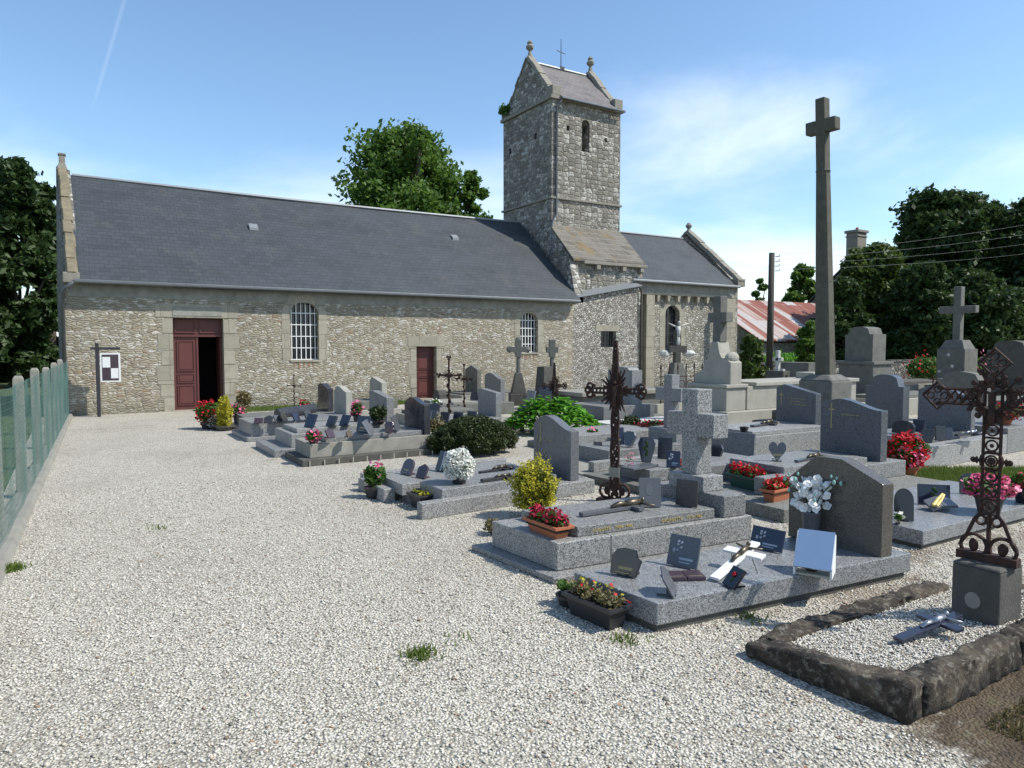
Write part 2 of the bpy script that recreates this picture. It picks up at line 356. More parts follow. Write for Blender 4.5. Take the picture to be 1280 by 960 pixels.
M['door'] = plain('maroon_paint', (0.105, 0.032, 0.027), 0.5, var=0.15, sc=3, spec=0.4)
M['dark'] = plain('painted_dark', (0.012, 0.011, 0.010), 0.9)  # near-black colour standing in for unlit depth inside church, tower and holes
M['glass'] = plain('old_glass', (0.012, 0.016, 0.02), 0.12, var=0.2, sc=14, bump=0.25, bsc=8)
M['white'] = plain('white_paint', (0.72, 0.72, 0.70), 0.5, var=0.06)
M['white_lichen'] = plain('lichened_white_stone', (0.45, 0.45, 0.42), 0.85, var=0.45, sc=12, bump=0.4)
M['post'] = plain('dark_post_paint', (0.03, 0.028, 0.035), 0.5)
M['gran'] = granite('grey_granite', (0.245, 0.25, 0.255), (0.06, 0.062, 0.068), 0.28)
M['gran2'] = granite('pale_granite', (0.27, 0.27, 0.265), (0.07, 0.07, 0.07), 0.4, 150)
M['gran3'] = granite('blue_granite', (0.12, 0.135, 0.155), (0.035, 0.042, 0.055), 0.22, 140)
M['polish'] = granite('polished_grey', (0.125, 0.13, 0.14), (0.06, 0.063, 0.07), 0.12, 190)
M['brown'] = granite('polished_brown', (0.105, 0.095, 0.082), (0.05, 0.046, 0.042), 0.10, 220)
M['darkgran'] = granite('dark_granite', (0.04, 0.042, 0.05), (0.02, 0.02, 0.024), 0.12, 220)
M['foot'] = granite('rough_footing', (0.17, 0.17, 0.155), (0.08, 0.08, 0.07), 0.75, 120)
M['concrete'] = plain('old_concrete', (0.23, 0.222, 0.19), 0.92, var=0.4, sc=5, bump=0.5, bsc=45)
M['concrete_dark'] = plain('stained_concrete', (0.075, 0.072, 0.062), 0.92, var=0.6, sc=6, bump=0.6, bsc=40)
M['stone_pale'] = plain('pale_tomb_stone', (0.31, 0.30, 0.255), 0.85, var=0.3, sc=4, bump=0.3, bsc=40)
M['stone_grey'] = plain('grey_tomb_stone', (0.125, 0.125, 0.11), 0.9, var=0.5, sc=6, bump=0.5, bsc=40)
M['calv'] = plain('calvary_granite', (0.085, 0.082, 0.062), 0.92, var=0.5, sc=7, bump=0.6, bsc=40)
M['black'] = plain('black_polished', (0.010, 0.011, 0.014), 0.07, var=0.2, spec=0.6)
M['navy'] = plain('navy_polished', (0.028, 0.034, 0.055), 0.10, var=0.3, sc=40)
M['slateplq'] = plain('grey_plaque', (0.09, 0.095, 0.105), 0.25, var=0.35, sc=60)
M['plum'] = plain('plum_plaque', (0.06, 0.04, 0.05), 0.2, var=0.4, sc=60)
M['gold'] = plain('gold_leaf', (0.75, 0.58, 0.22), 0.4, 0.5, var=0.15)
M['gold_dim'] = plain('dull_gold', (0.30, 0.25, 0.13), 0.5, 0.3, var=0.2)
M['bronze'] = plain('bronze', (0.12, 0.10, 0.07), 0.4, 0.7, var=0.5, sc=50)
M['silver'] = plain('pewter', (0.32, 0.34, 0.38), 0.35, 0.8, var=0.3, sc=50)
M['terra'] = plain('terracotta', (0.36, 0.115, 0.05), 0.75, var=0.15)
M['blackpl'] = plain('black_plastic', (0.022, 0.022, 0.025), 0.4, var=0.2)
M['greenpl'] = plain('green_plastic', (0.016, 0.06, 0.045), 0.4, var=0.15)
M['wood'] = plain('weathered_pole', (0.05, 0.045, 0.035), 0.9, var=0.4, sc=5)
M['bark'] = plain('bark', (0.075, 0.062, 0.045), 0.95, var=0.4, sc=5, bump=0.8, bsc=12)
M['wire'] = plain('green_wire', (0.06, 0.125, 0.11), 0.5, var=0.1)
M['soil'] = plain('soil', (0.035, 0.027, 0.018), 1.0, var=0.4)
M['red'] = foliage('red_petals', (0.30, 0.006, 0.012), (0.50, 0.012, 0.02), (0.66, 0.03, 0.04), 0.15)
M['crimson'] = foliage('crimson_petals', (0.22, 0.006, 0.02), (0.38, 0.015, 0.045), (0.52, 0.04, 0.09), 0.15)
M['pink'] = foliage('pink_petals', (0.55, 0.05, 0.15), (0.70, 0.12, 0.26), (0.80, 0.34, 0.44), 0.15)
M['whitefl'] = foliage('white_petals', (0.60, 0.62, 0.50), (0.76, 0.76, 0.70), (0.85, 0.85, 0.82), 0.1)
M['yellow'] = foliage('yellow_leaves', (0.16, 0.19, 0.02), (0.42, 0.38, 0.03), (0.62, 0.54, 0.07), 0.3)
M['leaf'] = foliage('garden_leaves', (0.025, 0.06, 0.012), (0.06, 0.13, 0.022), (0.12, 0.22, 0.04), 0.3)
M['brightleaf'] = foliage('bright_leaves', (0.035, 0.13, 0.008), (0.085, 0.26, 0.016), (0.17, 0.40, 0.04), 0.4)
M['dryleaf'] = foliage('dry_leaves', (0.08, 0.07, 0.03), (0.14, 0.12, 0.05), (0.22, 0.18, 0.08), 0.2)
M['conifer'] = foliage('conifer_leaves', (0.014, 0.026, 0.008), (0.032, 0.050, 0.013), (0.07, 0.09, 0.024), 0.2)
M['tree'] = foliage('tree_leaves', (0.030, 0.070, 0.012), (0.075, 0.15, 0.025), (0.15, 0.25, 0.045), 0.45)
M['treeshade'] = foliage('shaded_tree_leaves', (0.016, 0.034, 0.011), (0.034, 0.066, 0.018), (0.065, 0.11, 0.030), 0.3)  # backlit shade and a little haze put into the leaf colour
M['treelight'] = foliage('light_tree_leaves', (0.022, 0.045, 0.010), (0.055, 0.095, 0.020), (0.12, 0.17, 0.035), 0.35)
M['grass'] = foliage('grass_blades', (0.05, 0.085, 0.015), (0.10, 0.16, 0.025), (0.20, 0.25, 0.05), 0.3)
def mat_rust():
    m, nt, p = newmat('rusty_iron'); N = NT(nt); c = coords(N)
    f = N.noise(c, 14, 6, 0.7).outputs[0]
    nt.links.new(N.ramp(f, [(0.3, (0.016, 0.009, 0.007)), (0.5, (0.038, 0.017, 0.012)), (0.75, (0.085, 0.034, 0.021))]), p.inputs['Base Color'])
    p.inputs['Roughness'].default_value = 0.8; p.inputs['Metallic'].default_value = 0.15; N.bump(f, 0.5, 0.004, p); return m
M['rust'] = mat_rust()
def mat_kerb():
    m, nt, p = newmat('mossy_kerb'); N = NT(nt); c = coords(N)
    f = N.noise(c, 5, 8, 0.7).outputs[0]; g = N.noise(c, 22, 5, 0.7).outputs[0]
    col = N.ramp(f, [(0.36, (0.012, 0.009, 0.007)), (0.50, (0.040, 0.030, 0.021)), (0.64, (0.10, 0.08, 0.055)), (0.76, (0.22, 0.185, 0.14))])
    col = N.mix(N.ramp(g, [(0.52, 0.0), (0.66, 0.6)]), col, (0.26, 0.24, 0.19))
    nt.links.new(col, p.inputs['Base Color']); p.inputs['Roughness'].default_value = 0.97
    N.bump(N.m('ADD', f, N.m('MULTIPLY', g, 0.6)), 1.0, 0.025, p); return m
M['kerb'] = mat_kerb()
def mat_tin():
    m, nt, p = newmat('rusted_tin'); N = NT(nt); c = coords(N); s = N.n('ShaderNodeSeparateXYZ', {0: c})
    st = N.noise(N.n('ShaderNodeMapping', {0: c, 3: (2.0, 0.10, 0.05)}).outputs[0], 1.0, 3, 0.6).outputs[0]
    b = N.n('ShaderNodeTexBrick', {'Vector': c, 'Color1': (0, 0, 0, 1), 'Color2': (1, 1, 1, 1), 'Mortar': (0.3, 0.3, 0.3, 1), 'Scale': 1.0, 'Mortar Size': 0.02, 'Brick Width': 0.9, 'Row Height': 1.9}, offset=0.3)
    g = N.n('ShaderNodeSeparateColor', {0: b.outputs['Color']}).outputs[0]
    f = N.m('ADD', N.m('MULTIPLY', st, 0.9), N.m('MULTIPLY', N.m('SUBTRACT', g, 0.5), 0.30))
    col = N.ramp(f, [(0.26, (0.40, 0.40, 0.40)), (0.36, (0.34, 0.24, 0.20)), (0.40, (0.21, 0.055, 0.03)), (0.7, (0.17, 0.045, 0.025))])
    nt.links.new(col, p.inputs['Base Color']); p.inputs['Roughness'].default_value = 0.7
    N.bump(N.m('SINE', N.m('MULTIPLY', s.outputs[0], 60.0)), 0.6, 0.02, p); return m
M['tin'] = mat_tin()
def mat_gravel():
    m, nt, p = newmat('white_gravel'); N = NT(nt); c = coords(N)
    v = N.n('ShaderNodeTexVoronoi', {'Vector': c, 'Scale': 62.0, 'Randomness': 1.0}); v2 = N.n('ShaderNodeTexVoronoi', {'Vector': c, 'Scale': 95.0})
    g = N.n('ShaderNodeSeparateColor', {0: v.outputs['Color']}); g2 = N.n('ShaderNodeSeparateColor', {0: v2.outputs['Color']})
    col = N.ramp(g.outputs[0], [(0.0, (0.20, 0.185, 0.155)), (0.12, (0.38, 0.35, 0.285)), (0.5, (0.54, 0.505, 0.425)), (1.0, (0.70, 0.665, 0.585))])
    col2 = N.ramp(g2.outputs[0], [(0.0, (0.20, 0.185, 0.155)), (0.5, (0.52, 0.485, 0.405)), (1.0, (0.68, 0.645, 0.565))])
    col = N.mix(0.35, col, col2)
    gap = N.ramp(v.outputs['Distance'], [(0.45, 0.0), (0.75, 0.65)]); col = N.mix(gap, col, (0.12, 0.105, 0.08))
    big = N.noise(c, 0.45, 6, 0.65).outputs[0]; sm = N.noise(c, 3.5, 6, 0.7).outputs[0]
    col = N.mix(N.ramp(big, [(0.45, 0.0), (0.75, 0.5)]), col, (0.27, 0.245, 0.20))
    col = N.mix(N.ramp(N.m('ADD', N.m('MULTIPLY', sm, 0.65), N.m('MULTIPLY', big, 0.35)), [(0.555, 0.0), (0.66, 0.6)]), col, (0.19, 0.16, 0.12))
    s0 = N.n('ShaderNodeSeparateXYZ', {0: c}); near = N.m('SUBTRACT', N.m('ADD', N.m('MULTIPLY', s0.outputs[0], 0.42), N.m('MULTIPLY', s0.outputs[1], -0.30)), 0.28)
    dn = N.noise(c, 1.9, 7, 0.72).outputs[0]; near = N.m('MULTIPLY', near, N.m('LESS_THAN', s0.outputs[1], 3.4), True)
    col = N.mix(N.m('MULTIPLY', N.ramp(dn, [(0.46, 0.0), (0.60, 0.85)]), near, True), col, (0.16, 0.12, 0.078))
    # bare earth and moss near the stone-framed grave (lower right of the yard), darkened to paint in shade
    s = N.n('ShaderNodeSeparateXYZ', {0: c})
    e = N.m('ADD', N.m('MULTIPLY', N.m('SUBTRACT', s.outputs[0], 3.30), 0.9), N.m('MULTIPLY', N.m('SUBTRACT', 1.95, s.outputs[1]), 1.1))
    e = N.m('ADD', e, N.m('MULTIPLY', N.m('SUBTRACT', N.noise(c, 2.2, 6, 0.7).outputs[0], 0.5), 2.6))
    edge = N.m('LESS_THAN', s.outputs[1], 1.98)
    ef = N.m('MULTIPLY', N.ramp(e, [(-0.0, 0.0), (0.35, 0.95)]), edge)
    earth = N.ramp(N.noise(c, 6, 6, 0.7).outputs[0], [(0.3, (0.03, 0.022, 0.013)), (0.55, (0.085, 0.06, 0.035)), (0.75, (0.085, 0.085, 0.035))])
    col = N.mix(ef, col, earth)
    nt.links.new(col, p.inputs['Base Color']); p.inputs['Roughness'].default_value = 0.9; p.inputs['Specular IOR Level'].default_value = 0.25
    h = N.m('SUBTRACT', N.m('MULTIPLY', g.outputs[1], 0.8), N.m('MULTIPLY', v.outputs['Distance'], 1.3))
    N.bump(h, 1.0, 0.009, p); return m
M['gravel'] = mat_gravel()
def mat_pebble():
    m, nt, p = newmat('loose_pebbles'); N = NT(nt); a = N.n('ShaderNodeAttribute', attribute_name='rnd').outputs['Fac']
    col = N.ramp(a, [(0.0, (0.16, 0.15, 0.125)), (0.10, (0.36, 0.33, 0.27)), (0.5, (0.54, 0.505, 0.43)), (0.93, (0.72, 0.685, 0.61)), (0.97, (0.34, 0.22, 0.14)), (1.0, (0.12, 0.10, 0.08))])
    nt.links.new(col, p.inputs['Base Color']); p.inputs['Roughness'].default_value = 0.8; return m
M['pebble'] = mat_pebble()
def mat_field():
    m, nt, p = newmat('rough_grass'); N = NT(nt); c = coords(N)
    f = N.noise(c, 0.8, 8, 0.7).outputs[0]
    nt.links.new(N.ramp(f, [(0.3, (0.03, 0.045, 0.012)), (0.6, (0.07, 0.10, 0.025)), (0.8, (0.13, 0.13, 0.05))]), p.inputs['Base Color'])
    p.inputs['Roughness'].default_value = 1.0; N.bump(N.noise(c, 25, 4).outputs[0], 0.8, 0.05, p); return m
M['field'] = mat_field()

# ---------------------------------------------------------------- foliage and flower generators
def leaf_cloud(name, P, size, mat, parent=None, aspect=1.6, updir=0.35, jit=0.4, loc=None):
    """one quad-leaf per point of P (n,3) with random orientation"""
    n = len(P); nr = rng.normal(size=(n, 3)); nr[:, 2] = np.abs(nr[:, 2])*0.7+updir
    nr /= np.linalg.norm(nr, axis=1)[:, None]
    t = np.cross(nr, rng.normal(size=(n, 3))); t /= np.linalg.norm(t, axis=1)[:, None]; b = np.cross(nr, t)
    s = size*(1+rng.uniform(-jit, jit, n))[:, None]
    # a pointed leaf: 4 corners of a lozenge-like quad
    V = np.stack([P-t*s*aspect/2, P-b*s*0.42+t*s*0.05, P+t*s*aspect/2, P+b*s*0.42+t*s*0.05], 1).reshape(-1, 3)
    F = np.arange(4*n).reshape(n, 4)
    return raw_mesh(name, V, F, mat, parent, rng.uniform(0, 1, n), loc)
def crown_points(lobes, n, shell=0.45, seed=None, rough=1.0):
    """points biased to the outside of a set of ellipsoid lobes [(c, r)]"""
    w = np.array([r[0]*r[1]+r[0]*r[2] for _, r in lobes]); w = w/w.sum()
    idx = rng.choice(len(lobes), n, p=w); C_ = np.array([l[0] for l in lobes])[idx]; R_ = np.array([l[1] for l in lobes])[idx]
    d = rng.normal(size=(n, 3)); d /= np.linalg.norm(d, axis=1)[:, None]
    rad = 1-np.abs(rng.normal(size=n))*shell*0.6; rad = np.clip(rad, 0.05, 1.0)
    k = 0.20*np.sin(d[:, 0]*7+C_[:, 1]*3)+0.18*np.sin(d[:, 2]*9+C_[:, 0]*5)+0.16*np.sin(d[:, 1]*11+C_[:, 2])+0.10*np.sin(d[:, 0]*19+d[:, 2]*17+C_[:, 0]*9)+rng.normal(size=n)*0.09; k = 1+k*rough
    return C_+d*R_*(rad*k)[:, None]
def make_tree(label, px_, depth, top_y, wid_px, mat, name='broadleaf_tree', n=16000, leaf=0.26, trunk_h=0.25, group=None, nl=26, low=0.12, peak=0.3, seed=1, cat='tree'):
    r = random.Random(seed); x, y, _ = dirp(px_, depth); H = CAMH+(430-top_y)/FPX*depth; Rw = wid_px/FPX*depth/2
    t = thing(name, label, cat, (x, y, 0), 0, group); lobes = []
    for i in range(nl):
        f = (i+0.5)/nl; z = H*(low+(1-low)*f)
        env = math.sin(math.pi*min(1.0, 0.18+f*0.78))**0.8 if f < 0.55 else (1-(f-0.55)/0.45*(1-peak))
        a = i*2.4+r.uniform(-.5, .5); rr = Rw*env*r.uniform(0.35, 0.72)*(1 if f < 0.93 else 0.2)
        s = Rw*r.uniform(0.20, 0.40)*(0.55+0.45*env)
        lobes.append(((math.cos(a)*rr, math.sin(a)*rr, min(z, H-s*0.75)), (s, s, s*r.uniform(0.65, 0.95))))
    nb_ = len(lobes)
    for i in range(nb_*2):
        c, s = lobes[r.randrange(nb_)]; a = r.uniform(0, 6.28); e = r.uniform(-.3, 1.0); q = s[0]*r.uniform(.16, .34); ce = math.sqrt(max(0, 1-e*e)) if e < 1 else 0
        lobes.append(((c[0]+math.cos(a)*ce*s[0]*1.08, c[1]+math.sin(a)*ce*s[0]*1.08, min(c[2]+e*s[2]*1.1, H-q*.9)), (q, q, q*1.15)))
    P = crown_points(lobes, n, .55); P = P[P[:, 2] > 0.05]
    tb = MB(); top = H*0.75
    pts = [(r.uniform(-.1, .1)*k, r.uniform(-.1, .1)*k, top*k/5) for k in range(6)]
    tb.tube(pts, 0.03*H, 8, 0.006*H)
    for (c, s) in lobes[::3]:
        q = pts[max(1, min(4, int(c[2]/top*4)))]; m_ = [(q[0]+(c[0]-q[0])*k, q[1]+(c[1]-q[1])*k, q[2]+(c[2]-q[2])*(k**1.3)) for k in (0, .4, .75, 1)]
        tb.tube(m_, 0.010*H, 5, 0.003*H)
    tb.build('trunk', M['bark'], t, smooth=True)
    leaf_cloud('crown', P, leaf, mat, t)
    return t
def bush_on(parent, name, c, rx, ry, rz, n, size, mat, updir=0.35, aspect=1.6, shell=0.5, nl=7, rough=0.6):
    lobes = [((c[0], c[1], c[2]), (rx*0.8, ry*0.8, rz*0.8))]
    for i in range(nl):
        a = rng.uniform(0, 6.28); e = rng.uniform(-0.1, 1.0); k = rng.uniform(0.35, 0.62)
        lobes.append(((c[0]+math.cos(a)*rx*k, c[1]+math.sin(a)*ry*k, c[2]+e*rz*0.5), (rx*0.48, ry*0.48, rz*0.48)))
    return leaf_cloud(name, crown_points(lobes, n, shell, rough=rough), size, mat, parent, updir=updir, aspect=aspect)
# ================================================================ SETTING
def sheet(name, x0, x1, y0, y1, z, mat, nx=1, ny=1):
    mb = MB(); mb.quad((x0,y0,z),(x1,y0,z),(x1,y1,z),(x0,y1,z)); o = mb.build(name, mat); return tag(o, kind='structure')
sheet('ground', -900, 1200, -900, 1200, -0.02, M['field'])
YW = 20.87
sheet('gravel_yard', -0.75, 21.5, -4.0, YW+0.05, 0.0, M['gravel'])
sheet('gravel_path', 21.5, 45, 2.0, 19.6, -0.004, M['gravel'])
# loose pebbles lying on the yard near the camera (nobody could count them)
def pebbles():
    n = 90000
    r = 2.2+rng.uniform(0, 1, n)**0.8*8.0; a = rng.uniform(HEAD-R(40), HEAD+R(40), n)
    x = r*np.cos(a); y = r*np.sin(a)
    keep = (x > -0.45) & ~((x > 3.2) & (y < 2.72) & (y > 1.85)) & ~((x > 3.25) & (y < 1.9))
    x, y = x[keep], y[keep]; n = len(x)
    s = rng.uniform(0.004, 0.0100, n)*(1+(rng.uniform(0, 1, n) > 0.97)*0.6)
    # octahedron-like stones with uneven axes
    base = np.array([(1,0,0),(0,1,0),(-1,0,0),(0,-1,0),(0,0,0.75),(0,0,-0.6)], float)
    F = np.array([(0,1,4),(1,2,4),(2,3,4),(3,0,4),(1,0,5),(2,1,5),(3,2,5),(0,3,5)])
    V = base[None]*rng.uniform(0.65, 1.35, (n, 6, 1))*np.stack([s*rng.uniform(0.8, 1.5, n), s, s*rng.uniform(0.5, 0.9, n)], 1)[:, None, :]
    th = rng.uniform(0, 6.28, n); c, s_ = np.cos(th)[:, None], np.sin(th)[:, None]
    ti = rng.uniform(-0.6, 0.6, n)[:, None]; Z = V[:, :, 2]+V[:, :, 0]*ti*0.6
    X = V[:, :, 0]*c-V[:, :, 1]*s_; Y = V[:, :, 0]*s_+V[:, :, 1]*c
    P = np.stack([X+x[:, None], Y+y[:, None], Z+(s*0.3)[:, None]], 2).reshape(-1, 3)
    FF = (F[None]+np.arange(n)[:, None, None]*6).reshape(-1, 3)
    o = raw_mesh('gravel', P, FF, M['pebble'], None, np.repeat(rng.uniform(0, 1, n), 8), k=3)
    tag(o, kind='stuff')
pebbles()

# ---------------------------------------------------------------- church
def wall_face(name, poly, holes, Y, depth, mat, parent, thick=None):
    """vertical wall facing -Y with openings and their reveals. poly, holes: (x,z) loops"""
    loops = [[Vector((p[0], p[1], 0)) for p in poly]]+[[Vector((p[0], p[1], 0)) for p in h[::-1]] for h in holes]
    tris = tessellate_polygon(loops); flat = [p for l in loops for p in l]
    mb = MB(); mb.add([(p.x, Y, p.y) for p in flat], [tuple(t) for t in tris])
    for h in holes:
        n = len(h)
        for i in range(n):
            a, b = h[i], h[(i+1) % n]
            mb.quad((a[0], Y, a[1]), (b[0], Y, b[1]), (b[0], Y+depth, b[1]), (a[0], Y+depth, a[1]))
    return mb.build(name, mat, parent)
def arch_loop(x0, x1, z0, zs, n=10):
    """opening with a round head springing at zs"""
    r = (x1-x0)/2; cx = (x0+x1)/2
    return [(x0, z0), (x1, z0)]+[(cx+r*math.cos(math.pi*i/n), zs+r*0.82*math.sin(math.pi*i/n)) for i in range(n+1)]
def rect(x0, x1, z0, z1): return [(x0, z0), (x1, z0), (x1, z1), (x0, z1)]
def surround(name, outer, inner, Y, t, mat, parent):
    """flat stone surround 4 mm proud of the wall between two loops of equal length"""
    mb = MB(); n = len(inner)
    for i in range(n):
        j = (i+1) % n
        a, b, c, d = outer[i], outer[j], inner[j], inner[i]
        mb.quad((a[0],Y-t,a[1]),(b[0],Y-t,b[1]),(c[0],Y-t,c[1]),(d[0],Y-t,d[1]))
        mb.quad((a[0],Y-t,a[1]),(b[0],Y-t,b[1]),(b[0],Y,b[1]),(a[0],Y,a[1]))
    return mb.build(name, mat, parent)

ch = thing('church', 'long stone village church with slate roofs and a square saddleback tower', 'church', (0, 0, 0))
D1 = (2.30, 3.56, 0.0, 2.50); D2 = (9.32, 10.02, 0.02, 1.72); W1 = (5.38, 6.20, 1.33, 2.68); W2 = (13.22, 13.96, 1.50, 2.58)
NE, NZ, RZ, RY = 15.5, 3.44, 6.70, 24.67
d1, d2, w1, w2 = rect(*D1), rect(*D2), arch_loop(*W1), arch_loop(*W2)
wall_face('nave_wall', [(-0.12, -0.1), (NE, -0.1), (NE, NZ), (-0.12, NZ)], [d1, d2, w1, w2], YW, 0.42, M['nave'], ch)
# grey mortared band under the eaves
bd = MB(); bd.box(0.0, 15.35, YW-0.006, YW+0.01, 2.99, NZ-0.02); bd.build('eaves_band', M['band'], ch)
# far wall and inside
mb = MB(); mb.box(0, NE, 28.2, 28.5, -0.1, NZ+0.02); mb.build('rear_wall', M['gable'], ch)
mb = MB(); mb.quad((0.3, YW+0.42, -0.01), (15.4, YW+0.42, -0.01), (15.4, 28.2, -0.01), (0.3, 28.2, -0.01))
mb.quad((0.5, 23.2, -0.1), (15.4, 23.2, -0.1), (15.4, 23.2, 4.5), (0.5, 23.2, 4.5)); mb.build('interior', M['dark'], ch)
# roof slopes with thickness
def roof_slab(name, x0, x1, ye, ze, yr, zr, mat, parent, t=0.07, x0r=None, x1r=None):
    x0r = x0 if x0r is None else x0r; x1r = x1 if x1r is None else x1r
    mb = MB(); mb.add([(x0,ye,ze),(x1,ye,ze),(x1r,yr,zr),(x0r,yr,zr),(x0,ye,ze-t),(x1,ye,ze-t),(x1r,yr,zr-t),(x0r,yr,zr-t)],
        [(0,1,2,3),(7,6,5,4),(0,4,5,1),(1,5,6,2),(2,6,7,3),(3,7,4,0)])
    return mb.build(name, mat, parent)
def sagged_roof(name, x0, x1, ye, ze, yr, zr, mat, parent, nx=40, ny=10, sag=0.08):
    """old roof plane with a slight unevenness"""
    V = []; F = []
    for j in range(ny+1):
        for i in range(nx+1):
            u, v = i/nx, j/ny; x = x0+(x1-x0)*u
            dz = -sag*math.sin(math.pi*u)*(0.4+0.6*v)+0.018*math.sin(x*1.3+v*4)*math.sin(v*5+x*0.4)
            V.append((x, ye+(yr-ye)*v, ze+(zr-ze)*v+dz))
    for j in range(ny):
        for i in range(nx):
            a = j*(nx+1)+i; F.append((a, a+1, a+nx+2, a+nx+1))
    n = len(V); V += [(x, y, z-0.07) for x, y, z in V]; F += [tuple(i+n for i in f[::-1]) for f in F]
    for i in range(nx): F.append((i+1, i, i+n, i+1+n))
    for j in range(ny):
        a, b = j*(nx+1), (j+1)*(nx+1); F.append((a, b, b+n, a+n)); a += nx; b += nx; F.append((b, a, a+n, b+n))
    mb = MB(); mb.add(V, F); o = mb.build(name, mat, parent); return o
rf = sagged_roof('nave_roof', 0.12, 15.62, YW-0.30, 3.37, RY, RZ, M['slate'], ch)
roof_slab('rear_roof_slope', 0.12, 15.62, 28.75, 3.35, RY, RZ-0.02, M['slate'], ch)
mb = MB(); pts = [(0.15+(15.6-0.15)*i/30, RY, RZ+0.02-0.05*math.sin(math.pi*i/30)) for i in range(31)]; mb.tube(pts, 0.05, 6); mb.build('ridge_flashing', M['zinc_light'], rf)
mb = MB(); mb.quad((3.55, 22.73, 5.03), (3.75, 22.73, 5.03), (3.75, 22.91, 5.19), (3.55, 22.91, 5.19)); mb.xf(Matrix.Translation((0, -0.02, 0.02)))
mb.box(0, 0, 0, 0, 0, 0)
def skylight(x, y, s, ze=3.30):
    z = 3.37+(y-(YW-0.30))*(RZ-3.37)/(RY-YW+0.30)
    k = (RZ-3.37)/(RY-YW+0.30); b = MB()
    b.add([(x,y,z+.03),(x+s,y,z+.03),(x+s,y+s*.7,z+.03+k*s*.7),(x,y+s*.7,z+.03+k*s*.7),(x,y,z-.05),(x+s,y,z-.05),(x+s,y+s*.7,z-.05+k*s*.7),(x,y+s*.7,z-.05+k*s*.7)],
          [(0,1,2,3),(0,4,5,1),(1,5,6,2),(2,6,7,3),(3,7,4,0)]); b.build('roof_vent', M['zinc_light'], rf)
skylight(4.75, 23.0, 0.26); skylight(11.9, 23.35, 0.24)
# gutter and brackets
mb = MB(); mb.tube([(0.1, YW-0.33, 3.345), (15.55, YW-0.33, 3.325)], 0.055, 8); g = mb.build('gutter', M['zinc'], ch)
mb = MB(); mb.tube([(0.1, YW-0.33, 3.33), (-0.10, YW-0.20, 3.16), (-0.16, YW-0.06, 3.05), (-0.16, YW-0.06, 0.1)], 0.045, 7); mb.build('downpipe', M['zinc'], ch, smooth=True)
# west gable, slightly out of square, with a stepped coping and a finial
def gx(y): return -0.035*(y-YW)
def gable(name, poly, thick, mat, parent, xf_=lambda y: 0.0):
    n = len(poly); V = [(xf_(p[0]), p[0], p[1]) for p in poly]+[(xf_(p[0])+thick, p[0], p[1]) for p in poly]
    tr = tessellate_polygon([[Vector((p[0], p[1], 0)) for p in poly]]); F = [tuple(t) for t in tr]+[tuple(i+n for i in t) for t in tr]
    for i in range(n): j = (i+1) % n; F.append((i, j, j+n, i+n))
    mb = MB(); mb.add(V, F); return mb.build(name, mat, parent)
gable('west_gable', [(YW+0.03, -0.1), (28.5, -0.1), (28.5, 3.5), (RY, 6.86), (YW+0.03, 3.56)], 0.34, M['gable'], ch, lambda y: gx(y)-0.10)
def coping(name, pts, x0, w, t, mat, parent, xf_=lambda y: 0.0, n=9):
    """row of lichened slabs following a gable slope from pts[0] to pts[1] (y,z)"""
    mb = MB(); (ya, za), (yb, zb) = pts; L = math.hypot(yb-ya, zb-za); uy, uz = (yb-ya)/L, (zb-za)/L; ny, nz = -uz, uy
    if nz < 0: ny, nz = -ny, -nz
    for i in range(n):
        a, b = L*i/n+0.004, L*(i+1)/n-0.004; h = t+0.015*math.sin(i*2.3); j = 0.015*math.sin(i*3.7)
        def P(s, k, xo): y = ya+uy*s+ny*k; return (x0+xo+xf_(y), y, za+uz*s+nz*k)
        mb.add([P(a, 0, -0.03+j), P(b, 0, -0.03+j), P(b, 0, w+0.03+j), P(a, 0, w+0.03+j), P(a, h, 0.02+j), P(b, h, 0.02+j), P(b, h, w-0.02+j), P(a, h, w-0.02+j)],
               [(0,3,2,1),(4,5,6,7),(0,1,5,4),(1,2,6,5),(2,3,7,6),(3,0,4,7)])
    return mb.build(name, mat, parent, bevel=0.01)
coping('gable_coping', [(YW-0.22, 3.50), (RY, 6.9)], -0.06, 0.22, 0.09, M['lichen_cop'], ch, gx)
coping('gable_coping', [(28.7, 3.45), (RY, 6.9)], -0.06, 0.22, 0.09, M['lichen_cop'], ch, gx)
mb = MB(); mb.taper(-0.22, 0.06, RY-0.2, RY+0.2, 6.8, 7.02, 0.06); mb.box(-0.16, 0.0, RY-0.10, RY+0.10, 7.02, 7.24); mb.box(-0.18, 0.02, RY-0.12, RY+0.12, 7.24, 7.30)
mb.build('gable_finial', M['trim'], ch, bevel=0.015)
mb = MB(); mb.box(-0.14, 0.22, YW-0.26, YW+0.12, 3.30, 3.56); mb.build('kneeler_stone', M['trim'], ch, bevel=0.02)
# doors
def surround_rect(D, Y, wv, lin, parent):
    x0, x1, z0, z1 = D; mb = MB()
    k = 0
    z = z0-0.05
    hs = [0.42, 0.36, 0.5, 0.4, 0.45, 0.4, 0.5]
    i = 0
    while z < z1-0.02:
        h = min(hs[i % 7], z1-z); e = wv*(0.75+0.55*((i*37) % 5)/5); f = wv*(0.75+0.55*((i*53+2) % 5)/5)
        mb.box(x0-e, x0-0.004, Y-0.008, Y+0.05, z+0.006, z+h-0.006); mb.box(x1+0.004, x1+f, Y-0.008, Y+0.05, z+0.006, z+h-0.006); z += h; i += 1
    mb.box(x0-wv*1.2, x1+wv*1.2, Y-0.010, Y+0.05, z1+0.006, z1+lin)
    return mb.build('door_surround', M['dressed'], parent)
dr = MB(); dr.box(D1[0], D1[1], YW+0.20, YW+0.26, 2.02, D1[3]); 
door = dr.build('door_transom', M['door'], ch)
mb = MB()
